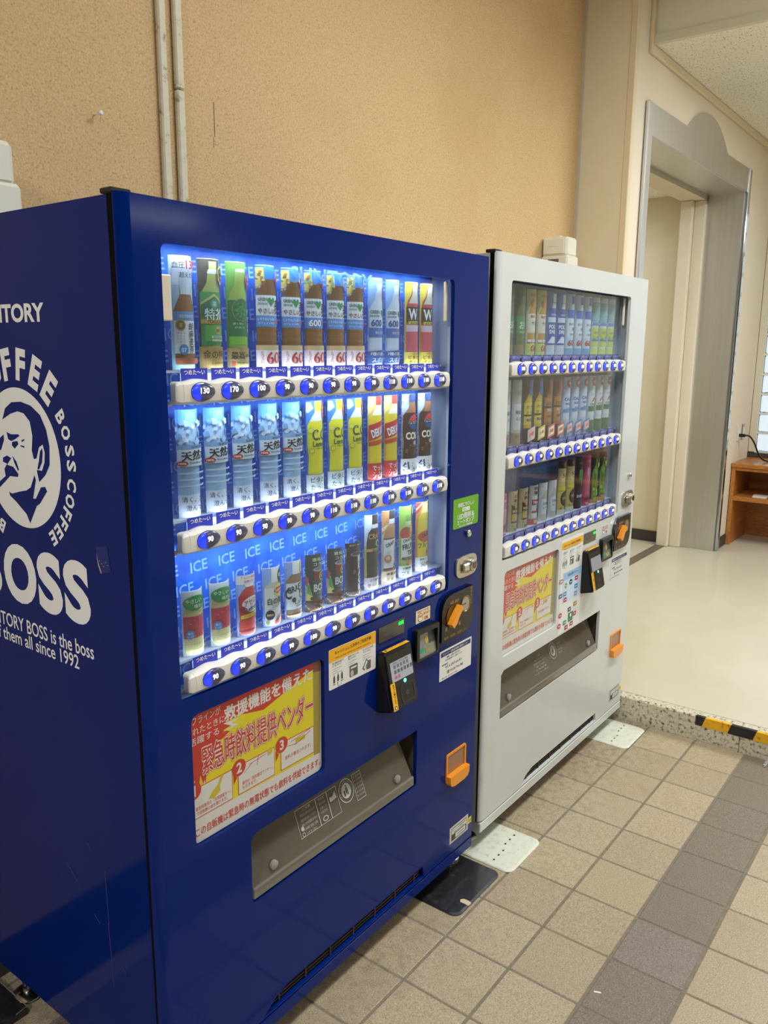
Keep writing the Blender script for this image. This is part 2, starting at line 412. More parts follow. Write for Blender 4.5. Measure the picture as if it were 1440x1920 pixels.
# alcove behind the doorway
struct(box_obj('wall_alcove', (5.40, 5.5, 0.70, 3.0, 0, 3.0), CREAM))
struct(box_obj('wall_alcove_back', (2.6, 5.5, 2.9, 3.0, 0, 3.0), CREAM))
struct(box_obj('wall_alcove_left', (2.9, 3.0, 0.82, 2.9, 0, 3.0), CREAM))
struct(box_obj('ceiling_alcove', (3.0, 5.4, 0.86, 2.9, 2.68, 2.72), FISS))
struct(box_obj('wall_alcove_front', (3.37, 3.46, 0.706, 0.86, 0, 3.0), CREAM))

# door_1: stainless doorway surround with an arched crown
door = struct(bpy.data.objects.new('door_1', None)); COL.objects.link(door); door.location = (3.407, YE, ZL)
def dl(b): return (b[0]-3.407, b[1]-3.407, b[2]-YE, b[3]-YE, b[4]-ZL, b[5]-ZL)
box_obj('jamb', dl((3.44, 3.475, YE, 0.695, ZL, 2.655)), STEEL, door)
box_obj('jamb', dl((5.362, 5.40, YE, 0.695, ZL, 2.655)), STEEL, door)
box_obj('head_soffit', dl((3.475, 5.362, YE, 0.695, 2.650, 2.68)), STEEL, door)
mb = MB(); out = [(3.475, 2.652), (5.385, 2.652), (5.385, 2.803), (4.845, 2.803)]
for k in range(1, 20):
    a0 = math.asin(0.3975/0.61); a = a0-2*a0*k/20
    out.append((4.4475+0.61*math.sin(a), 2.337+0.61*math.cos(a)))
out += [(4.05, 2.803), (3.475, 2.803)]
mb.plate([(x-3.407, z-ZL) for x, z in out], -0.012, 0.0, STEEL); fix_normals(mb.build('arched_header', door))
mb = MB(); mb.box(*dl((3.407, 3.477, YE-0.022, YE, ZL, 2.80)), STEEL, c=0.006); fix_normals(mb.build('front_strip', door))
mb = MB(); mb.box(*dl((5.383, 5.437, YE-0.022, YE, ZL, 2.805)), mat((196, 200, 204), 0.12, 1.0), c=0.006); fix_normals(mb.build('front_strip', door))
mb = MB()
mb.box(*dl((5.325, 5.405, 0.695, 0.775, ZL, 2.62)), CREAM2, c=0.006); mb.box(*dl((5.285, 5.405, 0.775, 0.86, ZL, 2.62)), CREAM2, c=0.006)
mb.box(*dl((3.44, 5.405, 0.70, 0.86, 2.62, 2.78)), CREAM2); mb.box(*dl((3.40, 3.46, 0.70, 0.86, ZL, 2.62)), CREAM2)
fix_normals(mb.build('inner_frame', door))

# window_1: glass blocks
def glassblock_mat():
    m, nt, p = new_mat('glass_block'); N = nt.nodes; L = nt.links
    p.inputs['Base Color'].default_value = lin((228, 236, 240)); p.inputs['Roughness'].default_value = 0.12
    p.inputs['Transmission Weight'].default_value = 0.75; p.inputs['IOR'].default_value = 1.2
    tc = N.new('ShaderNodeTexCoord'); n = N.new('ShaderNodeTexNoise'); n.inputs['Scale'].default_value = 9
    L.new(tc.outputs['Object'], n.inputs['Vector']); b = N.new('ShaderNodeBump'); b.inputs['Distance'].default_value = 0.02; b.inputs['Strength'].default_value = 0.6
    L.new(n.outputs['Fac'], b.inputs['Height']); L.new(b.outputs[0], p.inputs['Normal'])
    return m
GB = glassblock_mat()
win = struct(bpy.data.objects.new('window_1', None)); COL.objects.link(win); win.location = (XE, 0, 0.785)
mb = MB()
for k in range(13): mb.box(-0.012, 0.05, -1.53, 0.405, k*0.1535-0.008, k*0.1535+0.008, mat((214, 216, 208), 0.6))
for k in range(11): mb.box(-0.010, 0.05, 0.405-k*0.1935-0.008, 0.405-k*0.1935+0.008, 0, 1.842, mat((214, 216, 208), 0.6))
fix_normals(mb.build('mortar_grid', win))
mb = MB(); mb.box(-0.008, 0.045, -0.086, 0.086, -0.067, 0.067, GB, c=0.01); o = fix_normals(mb.build('glass_block')); gbm = o.data; bpy.data.objects.remove(o)
for a in range(10):
    for b in range(12):
        o = link('glass_block', gbm, win); o.location = (0, 0.405-(a+0.5)*0.1935, (b+0.5)*0.1535)
mb = MB(); mb.box(-0.03, 0.02, 0.405, YE-0.003, 0, 1.85, mat((206, 198, 176), 0.5), c=0.004); mb.box(-0.03, 0.02, -1.56, 0.454, -0.045, -0.006, mat((60, 54, 46), 0.5)); fix_normals(mb.build('window_frame', win))

# ================================================================== the two vending machines
BLUE = noisy('blue_paint', [(0.3, (2, 33, 108)), (0.7, (3, 36, 113))], 330, rough=0.10, spec=0.16, coat=0.0, bump=0.05, dist=0.0003)
WHITE = noisy('white_paint', [(0.3, (205, 209, 205)), (0.7, (211, 215, 211))], 4, rough=0.35, coat=0.5)
GLASS = clear('display_glass', (246, 250, 252), gloss=0.12)
GLASS2 = clear('poster_cover', (250, 250, 250), gloss=0.08)
SMOKE = clear('smoky_flap', (206, 200, 186), gloss=0.14, rough=0.08, diffuse=0.26, dcol=(172, 162, 140))
SLEEVE = clear('clear_sleeve', (244, 249, 255), gloss=0.06, rough=0.1, diffuse=0.02)
RAIL = mat((226, 222, 208), 0.35, coat=0.3)
IVORY = mat((232, 222, 196), 0.45)
GREYIN = mat((206, 214, 226), 0.5)
DIGIT = mat((255, 255, 255), 0.5, emit=2.4)
LEDW = mat((226, 238, 255), 0.5, emit=1.6)
LEDOFF = mat((200, 206, 214), 0.4)
GREENLED = mat((20, 255, 90), 0.5, emit=1.2)
BAND = mat((46, 60, 190), 0.45)
BANDOFF = mat((70, 76, 138), 0.5)  # label of the unlit machine, missing light put into the colour
INK = mat((30, 30, 34), 0.6); WINK = mat((240, 240, 240), 0.6); RED = mat((226, 56, 36), 0.5); YEL = mat((255, 238, 20), 0.5)
ORANGE = mat((240, 150, 24), 0.4, coat=0.3); AMBER = mat((243, 176, 20), 0.5)
PAPER = mat((232, 230, 222), 0.5)

def front(y):
    return lambda x, z: (x, y, z)
def lens_mat():
    """dark lens lit blue from its left end"""
    m, nt, p = new_mat('button_lens'); N = nt.nodes; L = nt.links
    tc = N.new('ShaderNodeTexCoord'); sx = N.new('ShaderNodeSeparateXYZ'); L.new(tc.outputs['Object'], sx.inputs[0])
    mr = N.new('ShaderNodeMapRange'); mr.inputs['From Min'].default_value = -0.0035; mr.inputs['From Max'].default_value = -0.013
    mr.interpolation_type = 'SMOOTHSTEP'
    L.new(sx.outputs['X'], mr.inputs['Value'])
    e = N.new('ShaderNodeMath'); e.operation = 'MULTIPLY'; e.inputs[1].default_value = 1.15; L.new(mr.outputs[0], e.inputs[0])
    p.inputs['Base Color'].default_value = lin((56, 60, 92)); p.inputs['Roughness'].default_value = 0.2; p.inputs['Coat Weight'].default_value = 0.6
    p.inputs['Emission Color'].default_value = (0.0, 0.03, 1.0, 1)
    L.new(e.outputs[0], p.inputs['Emission Strength'])
    return m
LENS = lens_mat()
RIMB = mat((24, 28, 110), 0.3)
BEAD = mat((150, 190, 255), 0.5, emit=1.4)
def button_mesh():
    mb = MB()
    def egg(s, n=28):
        o = []
        for k in range(n):
            a = 2*math.pi*k/n; ca, sa = math.cos(a), math.sin(a)
            rx = 0.0262 if ca < 0 else 0.0288
            o.append((s*rx*ca*(1 if ca < 0 else 1), s*0.0172*sa*(1-0.13*max(0, ca))))
        return o
    rings = [(1.04, 0.003), (1.0, -0.0005), (0.93, -0.0018), (0.75, -0.0032), (0.45, -0.0042), (0.12, -0.0046)]
    n = 28; vs = []; fs = []; 
    for s, y in rings: vs += [(x, y, z) for x, z in egg(s)]
    for j in range(len(rings)-1):
        for k in range(n):
            mb_f = (j*n+k, j*n+(k+1) % n, (j+1)*n+(k+1) % n, (j+1)*n+k); fs.append((j, mb_f))
    fs.append((9, tuple((len(rings)-1)*n+k for k in range(n))))
    b = len(mb.v); mb.v += vs; i0 = mb.mi(RIMB); i1 = mb.mi(LENS)
    for j, f in fs: mb.f.append(f); mb.m.append(i0 if j == 0 else i1)
    # small bright bead of the lamp
    mb.lathe([(0.0022, -0.0034), (0.0012, -0.0042)], BEAD, 'y', (-0.0175, 0.0012, -0.003), 8)
    o = fix_normals(mb.build('selection_button'), 0.6); me = o.data; bpy.data.objects.remove(o); return me
BUTTON = button_mesh()
_dig = {}
def digit_mesh(t):
    if t not in _dig:
        mb = MB(); mb.text(t, 0.0012, 0.0025, 0.0105, DIGIT, front(-0.0050), bold=0.012, width=0.0066*len(t))
        o = mb.build('price_digits'); _dig[t] = o.data; bpy.data.objects.remove(o)
    return _dig[t]
_lab = {}
def label_meshes(lit):
    if lit not in _lab:
        mb = MB(); mb.box(-0.0305, 0.0305, 0, 0.0012, -0.013, 0.012, BAND if lit else BANDOFF); o = mb.build('cold_label'); a = o.data; bpy.data.objects.remove(o)
        mb = MB(); mb.text('つめた〜い', 0, 0.005, 0.009, WINK if lit else mat((176, 178, 200), 0.6), front(-0.0004), bold=0.03, width=0.048)
        o = mb.build('lettering'); b = o.data; bpy.data.objects.remove(o); _lab[lit] = (a, b)
    return _lab[lit]
BX, BS, RZ = 0.1356, 0.07066, (1.5081, 1.2337, 0.9599)

def ice_backdrop(lit):
    if lit: return noisy('ice_blue_backdrop', [(0.3, (8, 70, 184)), (0.5, (16, 98, 214)), (0.7, (44, 128, 230))], 11, rough=0.5, detail=3)
    return noisy('unlit_backdrop', [(0.3, (60, 96, 150)), (0.6, (82, 116, 166)), (0.8, (120, 146, 184))], 11, rough=0.5, detail=3)  # unlit copy, lack of display light put into duller blues

def poster_art(mb, clean):
    """yellow and red rescue-vendor poster; x 0..1 across, z 0..1 up, in the panel 0.080..0.446 by 0.626..0.892"""
    X0, X1, Z0, Z1 = 0.0785, 0.4575, 0.6225, 0.897
    def P(u, v): return (X0+(X1-X0)*u, Z0+(Z1-Z0)*v)
    def fn(y): return front(y)
    W = mat((250, 248, 240), 0.5)
    y = 0.0095
    mb.flat(rr(X0, X1, Z0, Z1, 0.014), W, fn(y))
    mb.flat([P(*q) for q in ((0.005, 0.20), (0.93, 0.165), (0.93, 0.99), (0.05, 0.99), (0.005, 0.93))], YEL, fn(y-0.0002))
    red = [(0.005, 0.44), (0.02, 0.50), (0.045, 0.42), (0.06, 0.52), (0.085, 0.40), (0.105, 0.52), (0.14, 0.56), (0.19, 0.70), (0.27, 0.745), (0.22, 0.775), (0.30, 0.79), (0.23, 0.825), (0.34, 0.835), (0.52, 0.785), (0.67, 0.84), (0.93, 0.93), (0.93, 0.99), (0.05, 0.995), (0.005, 0.93)]
    mb.flat([P(*q) for q in red], RED, fn(y-0.0004))
    mb.flat([P(*q) for q in ((0.215, 0.76), (0.29, 0.775), (0.225, 0.825), (0.35, 0.815), (0.28, 0.80), (0.34, 0.765))], W, fn(y-0.0005))
    mb.flat([P(*q) for q in ((0.93, 0.90), (0.995, 0.89), (0.995, 0.97), (0.97, 0.995), (0.93, 0.995))], mat((150, 84, 58), 0.5), fn(y-0.0003))
    mb.flat([P(*q) for q in ((0.93, 0.165), (0.985, 0.16), (0.995, 0.89), (0.93, 0.90))], mat((182, 168, 70), 0.5), fn(y-0.0003))
    mb.flat([P(*q) for q in ((0.005, 0.30), (0.03, 0.46), (0.052, 0.31), (0.085, 0.47), (0.095, 0.38), (0.06, 0.27), (0.03, 0.38))], W, fn(y-0.0005))
    for q in (((0.12, 0.42), (0.15, 0.34), (0.165, 0.42)), ((0.19, 0.42), (0.205, 0.36), (0.225, 0.42)), ((0.25, 0.43), (0.27, 0.39), (0.28, 0.44))):
        mb.flat([P(*k) for k in q], RED, fn(y-0.0005))
    def T(t, u, v, h, m, wd, k, bold=0.03, rot=0, align='c', shear=0.0):
        p = P(u, v); mb.text(t, p[0], p[1], h*(Z1-Z0), m, fn(y-0.0006-0.0002*k), align, bold, None if wd is None else wd*(X1-X0), rot, shear=shear)
    T('ライフラインが', 0.075, 0.945, 0.058, W, 0.27, 0, 0.01)
    T('断たれたときに', 0.085, 0.865, 0.058, W, 0.30, 0, 0.01)
    T('活躍する', 0.095, 0.79, 0.058, W, 0.20, 0, 0.01)
    T('救援機能を備えた', 0.575, 0.898, 0.115, W, 0.68, 0, 0.05, 0.02)
    T('緊急時飲料提供ベンダー', 0.50, 0.622, 0.215, RED, 0.85, 0, 0.12, 0.015)
    T('緊急時飲料提供ベンダー', 0.50, 0.622, 0.215, W, 0.85, 1, 0.085, 0.015)
    T('緊急時飲料提供ベンダー', 0.50, 0.622, 0.215, RED, 0.85, 2, 0.022, 0.015)
    for k, (a, b) in enumerate(((0.01, 0.275), (0.315, 0.595), (0.645, 0.93))):
        z0, z1 = 0.195, 0.435
        mb.flat([P(a, z0), P(b, z0), P(b, z1), P(a, z1)], RED, fn(y-0.0007))
        mb.flat([P(a+0.004, z0+0.006), P(b-0.004, z0+0.006), P(b-0.004, z1-0.006), P(a+0.004, z1-0.006)], W, fn(y-0.0009))
        c = P((0.012, 0.325, 0.655)[k], 0.418); mb.flat(ell(c[0], c[1], 0.0185), RED, fn(y-0.0011))
        T(str(k+1), (0.016, 0.325, 0.655)[k], 0.418, 0.085, W, None, 4, 0.03)
    for u in (0.284, 0.606): mb.flat([P(u, 0.30), P(u+0.024, 0.345), P(u, 0.39)], RED, fn(y-0.0009))
    mb.flat([P(*q) for q in ((0.105, 0.30), (0.13, 0.34), (0.17, 0.375), (0.20, 0.445), (0.215, 0.43), (0.185, 0.36), (0.19, 0.32), (0.145, 0.285))], mat((232, 208, 40), 0.5), fn(y-0.0012))
    mb.flat([P(*q) for q in ((0.545, 0.385), (0.575, 0.395), (0.585, 0.435), (0.565, 0.45), (0.54, 0.435))], mat((232, 208, 40), 0.5), fn(y-0.0012))
    mb.flat([P(*q) for q in ((0.77, 0.365), (0.85, 0.365), (0.85, 0.405), (0.77, 0.405))], mat((232, 208, 40), 0.5), fn(y-0.0012))
    for a in ((0.40, 0.40, 0.53, 0.415), (0.46, 0.36, 0.47, 0.44), (0.36, 0.35, 0.42, 0.40), (0.70, 0.38, 0.78, 0.36), (0.73, 0.40, 0.90, 0.43), (0.76, 0.355, 0.90, 0.41)):
        p, q = P(a[0], a[1]), P(a[2], a[3]); d = Vector((q[0]-p[0], q[1]-p[1])).normalized(); nx, nz = -d.y*0.0006, d.x*0.0006
        mb.flat([(p[0]+nx, p[1]+nz), (p[0]-nx, p[1]-nz), (q[0]-nx, q[1]-nz), (q[0]+nx, q[1]+nz)], RED, fn(y-0.0012))
    T('緊急時専用の「非常開錠キー」', 0.14, 0.270, 0.032, RED, 0.24, 2, 0.01)
    T('で自販機の扉を開けます。', 0.13, 0.232, 0.030, RED, 0.21, 2, 0.01)
    T('庫内の「飲料搬出ワイヤー」', 0.46, 0.275, 0.032, RED, 0.23, 2, 0.01)
    T('を引きます。', 0.40, 0.237, 0.030, RED, 0.11, 2, 0.01)
    T('飲料が搬出されます。', 0.79, 0.285, 0.036, RED, 0.22, 2, 0.01)
    T('この自販機は緊急時の無電状態でも飲料を供給できます。', 0.50, 0.085, 0.070, RED, 0.97, 0, 0.015)

def text_rows(mb, rows, y, m=None):
    for t, x, z, h, wd in rows: mb.text(t, x, z, h, m or INK, front(y), bold=0.01, width=wd, res=1)

def make_machine(name, label, loc, scale, white):
    root = thing(name, label, 'vending machine', loc, 'drink vending machines against the cork wall', scale)
    PAINT = WHITE if white else BLUE
    DK = mat((26, 26, 28), 0.6)
    W, H = 1.1417, 1.83
    # cabinet body: its left side has a sheared front edge, leaving the dark door gap
    mb = MB(); sx = -0.025
    v = [(sx, 0.017, 0.099), (sx, 0.026, 1.826), (sx, 0.70, 1.826), (sx, 0.70, 0.099), (W-0.004, 0.05, 0.099), (W-0.004, 0.05, 1.826), (W-0.004, 0.70, 1.826), (W-0.004, 0.70, 0.099)]
    mb.add(v, [(0, 1, 2, 3), (7, 6, 5, 4), (1, 5, 6, 2), (0, 3, 7, 4), (3, 2, 6, 7)], PAINT)
    # window box behind the door sheet, open to the front
    bx0, bx1, bz0, bz1, by = 0.03, 0.985, 0.925, 1.775, 0.085
    fi = [(0.03, 0.05), (0.985, 0.05)]
    mb.box(-0.02, W-0.004, 0.20, 0.205, 0.12, 1.82, DK)
    mb.build('cabinet', root)
    mb = MB()
    for b in ((-0.016, bx0-0.002, 0.012, 0.19, 0.11, 1.815), (bx1+0.014, W-0.008, 0.012, 0.19, 0.11, 1.815), (bx0, bx1+0.012, 0.012, 0.19, 1.777, 1.815)): mb.box(*b, DK)
    mb.box(bx0, bx1+0.012, 0.045, 0.19, 0.60, 0.922, DK)
    fix_normals(mb.build('inner_frame', root))
    # door sheet with its openings
    px0, px1 = (0.078, 0.855) if white else (0.221, 0.834)
    holes = [rr(0.0565, 0.9739, 0.9347, 1.7583, 0.012), rr(0.077, 0.459, 0.621, 0.8985, 0.016),
             [(px0, 0.420), (px0+0.006, 0.412), (px1-0.006, 0.412), (px1, 0.418), (px1, 0.575), (px0+0.016, 0.575), (px0, 0.562)],
             [(0.245, 0.1075), (0.880, 0.1075), (0.872, 0.141), (0.325, 0.144), (0.28, 0.132)]]
    mb = MB(); mb.plate([(0, 0.1035), (W, 0.1035), (W, H), (0, H)], 0.0, 0.011, PAINT, holes, back=False)
    n = 7; vs = []
    for k in range(n):
        a = math.pi/2*k/(n-1); x, yy = -0.0245*math.sin(a), 0.0125*(1-math.cos(a))
        vs += [(x, yy, 0.1035), (x, yy, H)]
    mb.flat([(vs[2*k][0], vs[2*k][1]) for k in range(n)]+[(W, 0.0125), (W, 0.0)], PAINT, lambda x, y: (x, y, H))
    o = fix_normals(mb.build('door', root))
    mb = MB(); mb.add(vs, [(2*k, 2*k+1, 2*k+3, 2*k+2) for k in range(n-1)], PAINT); fix_normals(mb.build('rounded_edge', o), 0.9)
    mb = MB(); mb.box(-0.028, 0.012, 0.010, 0.04, H-0.003, H+0.006, BLACKP, c=0.002); mb.box(-0.0248, -0.010, 0.0128, 0.030, 0.102, H-0.006, mat((12, 12, 13), 0.9, spec=0.1))  # cap, then a black strip painting shade into the door gap
    fix_normals(mb.build('hinge_cap_gap_shade', root))
    # base strip and feet
    mb = MB(); mb.box(-0.022, W+0.002, 0.0, 0.035, 0.065, 0.098, PAINT, c=0.002); mb.box(-0.012, W-0.008, 0.012, 0.64, 0.085, 0.104, DK)
    fix_normals(mb.build('base_strip', root))
    for fx in (0.0, W-0.03):
        for fy in (0.075, 0.60):
            mb = MB(); mb.lathe([(0.011, 0.012), (0.011, 0.09)], CHROME, o=(fx+0.015, fy, 0), n=12)
            mb.lathe([(0.036, 0.0058), (0.036, 0.010), (0.028, 0.016), (0.012, 0.019)], CHROME, o=(fx+0.015, fy, 0), n=20)
            fix_normals(mb.build('levelling_foot', root), 0.6)
    mb = MB(); mb.box(0.24, 0.885, 0.022, 0.03, 0.105, 0.146, DK)
    fix_normals(mb.build('vent_recess', root))
    for k in range(3): box_obj('vent_slat', (0.255, 0.872, 0.010, 0.016, 0.112+k*0.0095, 0.1155+k*0.0095), mat((58, 48, 40), 0.5), root)
    for k in range(7): box_obj('vent_rib', (0.30+k*0.09, 0.304+k*0.09, 0.008, 0.018, 0.108, 0.141), mat((70, 60, 50), 0.5), root)
    # ---- display
    D = ice_backdrop(not white)
    mb = MB(); mb.box(bx0, bx1+0.01, by, by+0.004, bz0, bz1, D); mb.build('backdrop', root)
    mb = MB(); IM = mat((128, 178, 244), 0.5) if not white else mat((104, 132, 170), 0.5)
    r = 0
    z = 0.955
    while z < 1.77:
        x = 0.05+(r % 2)*0.037
        while x < 0.96:
            if x > 0.95 and z > 1.5: break
            mb.text('ICE', x+0.02, z, 0.0225, IM, front(by-0.0008), bold=0.012, width=0.043, rot=0.06, res=1); x += 0.0735
        r += 1; z += 0.041
    mb.build('backdrop_lettering', root)
    SIDE = GREYIN if not white else mat((208, 212, 214), 0.5)
    mb = MB(); mb.box(bx0-0.003, bx0, 0.012, by, bz0, bz1, SIDE); mb.box(bx1+0.01, bx1+0.013, 0.012, by, bz0, bz1, SIDE)
    mb.box(bx0, bx1+0.01, 0.012, by, bz1, bz1+0.003, SIDE); mb.box(bx0, bx1+0.01, 0.012, by, bz0-0.003, bz0, SIDE)
    mb.build('display_lining', root)
    SH = mat((214, 224, 240), 0.3)
    for z in RZ: 
        box_obj('shelf', (bx0+0.002, bx1+0.006, 0.034, by-0.001, z+0.0335, z+0.0375), SH, root)
        mb = MB(); mb.box(bx0+0.002, 0.084, 0.034, 0.060, z-0.022, z+0.026, SH, c=0.004); mb.lathe([(0.006, 0.026), (0.006, 0.034)], mat((196, 204, 214), 0.3), 'y', (0.062, 0, z+0.004), 12)
        mb.tube([(0.088, 0.030, z-0.019), (0.072, 0.034, z-0.026), (0.060, 0.050, z-0.060)], 0.0045, mat((196, 196, 190), 0.4), 8)
        fix_normals(mb.build('shelf_bracket', root))
        box_obj('led_strip', (0.113, 0.950, 0.0315, 0.0330, z+0.018, z+0.0325), LEDW if not white else LEDOFF, root)
    for x0, z0, z1 in ((0.066, 1.632, 1.71), (0.962, 1.655, 1.755)):
        box_obj('lamp_cover', (x0, x0+(0.026 if x0 < .5 else 0.011), 0.020, 0.028, z0, z1), IVORY, root, c=0.002)
    box_obj('glass_pane', (0.045, 0.985, 0.0275, 0.0295, 0.926, 1.770), GLASS, root)
    if not white:
        mb = MB(); mb.text('SUNTORY', 0.531, 1.733, 0.034, clear('glass_lettering', (190, 220, 220), gloss=0.05, rough=0.2, diffuse=0.42, dcol=(130, 176, 170)), front(0.0268), bold=0.02, width=0.27); mb.build('glass_lettering', root)
    prices = ([['130', '170', '100']+['90']*5+['110']*4, ['90']*5+['110']*7, ['90']*4+['100']+['90']*3+['120', '130', '120', '130']] if not white else [['100']*5+['120']*3+['110']*4, ['90']*6+['110']*6, ['80']*4+['100']*4+['110']*4])
    la, lb = label_meshes(not white)
    for q, z in enumerate(RZ):
        mb = MB(); N = 97; xs = [0.094+(0.960-0.094)*k/(N-1) for k in range(N)]
        prof = [(0.026, 0.0), (0.010, 0.0), (0.002, 0.12), (0.0, 0.5), (0.002, 0.88), (0.010, 1.0), (0.026, 1.0)]
        vs = []
        for x in xs:
            wv = 0.5+0.5*math.cos(2*math.pi*(x-BX)/BS); top = 0.0185+0.0045*wv; bot = -0.0215-0.001*wv
            for yy, t in prof: vs.append((x, yy, z+bot+(top-bot)*t))
        m_ = len(prof)
        fs = [(a*m_+b, a*m_+b+1, (a+1)*m_+b+1, (a+1)*m_+b) for a in range(N-1) for b in range(m_-1)]
        mb.add(vs, fs, RAIL); mb.add(vs[-m_:], [tuple(range(m_))], RAIL)
        rail = fix_normals(mb.build('button_rail', root), 0.8)
        mb = MB()
        capv = []
        for k, (x, s_) in enumerate(((0.0935, 1.0), (0.086, 0.97), (0.0815, 0.84), (0.080, 0.55))):
            for yy, t in prof: capv.append((x, 0.013+(yy-0.013)*s_, z-0.0015+(-0.0205+0.041*t)*s_))
        mb.add(capv, [(a*m_+b, a*m_+b+1, (a+1)*m_+b+1, (a+1)*m_+b) for a in range(3) for b in range(m_-1)]+[tuple(3*m_+b for b in range(m_))], RAIL)
        fix_normals(mb.build('end_cap', rail), 0.8)
        for k in range(12):
            x = BX+BS*k
            o = link('selection_button', BUTTON, root); o.location = (x, -0.0005, z)
            d = link('price_digits', digit_mesh(prices[q][k]), o)
            o = link('cold_label', la, root); o.location = (x+0.003, 0.0245, z+0.0295)
            link('lettering', lb, o)
    # ---- poster behind its cover
    mb = MB(); poster_art(mb, white); mb.build('poster', root)
    box_obj('poster_cover', (0.0755, 0.4605, 0.0065, 0.0080, 0.620, 0.899), GLASS2, root)
    mb = MB(); mb.plate(rr(0.068, 0.468, 0.612, 0.907, 0.02), 0.0112, 0.014, PAINT); mb.build('poster_backing', root)
    # ---- green eco sticker, round knob, T-handle lock
    if not white:
        mb = MB(); G = mat((104, 172, 24), 0.45); mb.plate(rr(0.990, 1.121, 1.102, 1.185, 0.005), -0.0012, 0, G)
        for t, z, h, wd in (('地球にやさしい', 1.166, 0.0125, 0.085), ('LED照明＆', 1.134, 0.016, 0.085), ('ヒートポンプ', 1.119, 0.014, 0.085), ('省エネルギー自動販売機', 1.107, 0.0055, 0.068)):
            mb.text(t, 1.055, z, h, WINK, front(-0.0016), bold=0.04, width=wd, res=1)
        mb.plate(rr(1.036, 1.074, 1.146, 1.157, 0.001), -0.0015, -0.0012, WINK); mb.text('進化した', 1.055, 1.1515, 0.007, G, front(-0.0017), bold=0.02, width=0.030, res=1)
        mb.build('eco_sticker', root)
    mb = MB(); mb.lathe([(0.0105, 0.0), (0.0105, -0.006), (0.008, -0.009), (0.003, -0.010)], CHROME, 'y', (1.068, 0, 1.080), 16); fix_normals(mb.build('round_knob', root), 0.6)
    mb = MB(); LK = mat((190, 184, 166), 0.3, 0.8)
    pts = []
    for k in range(32):
        a = 2*math.pi*k/32; c, s_ = math.cos(a), math.sin(a)
        pts.append((1.0615+0.054*math.copysign(abs(c)**0.55, c), 0.988+0.031*math.copysign(abs(s_)**0.55, s_)))
    mb.plate(pts, -0.005, 0, LK); lock = fix_normals(mb.build('door_lock', root), 0.6)
    mb = MB(); mb.plate([(1.030, 0.972), (1.070, 0.966), (1.094, 0.975), (1.100, 0.990), (1.094, 1.005), (1.070, 1.010), (1.045, 1.006), (1.030, 0.998)], -0.0062, -0.005, mat((150, 144, 128), 0.35, 0.8)); 
    mb.box(1.034, 1.072, -0.015, -0.005, 0.975, 0.997, mat((200, 196, 184), 0.25, 0.9), c=0.003); mb.lathe([(0.018, -0.005), (0.018, -0.017), (0.015, -0.019)], mat((206, 202, 190), 0.22, 0.9), 'y', (1.080, 0, 0.988), 20)
    mb.lathe([(0.010, -0.019), (0.010, -0.0205)], mat((110, 104, 92), 0.3, 0.9), 'y', (1.080, 0, 0.988), 14); fix_normals(mb.build('lock_handle', lock), 0.6)
    # ---- coin panel
    cp = [(0.928, 0.797), (0.929, 0.885), (0.935, 0.903), (0.946, 0.916), (0.962, 0.923), (0.985, 0.926), (1.040, 0.9265), (1.089, 0.9265), (1.0905, 0.845), (1.086, 0.826), (1.077, 0.811), (1.062, 0.801), (1.042, 0.797)]
    CPM = noisy('black_coin_plate', [(0.3, (30, 27, 24)), (0.7, (48, 43, 36))], 90, rough=0.3, metal=0.4)
    mb = MB(); mb.plate(cp, -0.012, 0, CPM, side=BLACKG); panel = fix_normals(mb.build('coin_panel', root))
    GOLD = mat((170, 128, 70), 0.5)
    mb = MB(); mb.text('硬貨・紙幣・返却レバー', 1.000, 0.806, 0.008, GOLD, front(-0.0126), width=0.12, bold=0.02, res=1); mb.text('返却', 0.988, 0.902, 0.010, GOLD, front(-0.0126), width=0.045, bold=0.03, res=1)
    for k, t in enumerate('硬貨投入口'): mb.text(t, 1.0775, 0.921-k*0.0105, 0.0085, GOLD, front(-0.0126), res=1)
    for px, pz in ((0.943, 0.826), (1.012, 0.826)): mb.box(px, px+0.012, -0.0125, -0.012, pz, pz+0.012, BLACKG); mb.box(px+0.003, px+0.009, -0.0128, -0.0125, pz, pz+0.008, GOLD)
    mb.build('panel_lettering', panel)
    mb = MB(); mb.lathe([(0.034, -0.012), (0.034, -0.0135), (0.030, -0.0135), (0.028, -0.0125)], BLACKG, 'y', (0.982, 0, 0.862), 28); fix_normals(mb.build('lever_dish', panel), 0.5)
    mb = MB(); c, s_ = math.cos(0.75), math.sin(0.75)
    L0 = [(-0.030, -0.010), (-0.012, -0.013), (0.004, -0.008), (0.034, -0.007), (0.036, 0.007), (0.006, 0.009), (-0.012, 0.009), (-0.030, 0.006)]
    pts = [(0.979+c*x-s_*z, 0.862+s_*x+c*z) for x, z in L0]
    mb.plate(pts, -0.030, -0.013, ORANGE); fix_normals(mb.build('return_lever', panel))
    mb = MB(); mb.lathe([(0.0240, -0.012), (0.0240, -0.014), (0.0215, -0.014), (0.020, -0.0124)], mat((150, 118, 76), 0.3, 0.8), 'y', (1.048, 0, 0.881), 26)
    mb.lathe([(0.0195, -0.0124), (0.0195, -0.0128)], mat((168, 162, 150), 0.3, 0.7), 'y', (1.048, 0, 0.881), 24); mb.box(1.030, 1.050, -0.0134, -0.0127, 0.880, 0.8835, BLACKG); fix_normals(mb.build('coin_slot', panel), 0.5)
    # ---- price display
    mb = MB(); mb.plate(rr(0.660, 0.767, 0.873, 0.913, 0.002), -0.0015, 0, mat((44, 40, 38), 0.2, coat=0.6)); lcd = mb.build('price_display', root)
    mb = MB(); mb.text('準備中' if False else '釣銭', 0.752, 0.903, 0.010, GREENLED, front(-0.0022), bold=0.03, width=0.022, res=1); mb.build('display_digits', lcd)
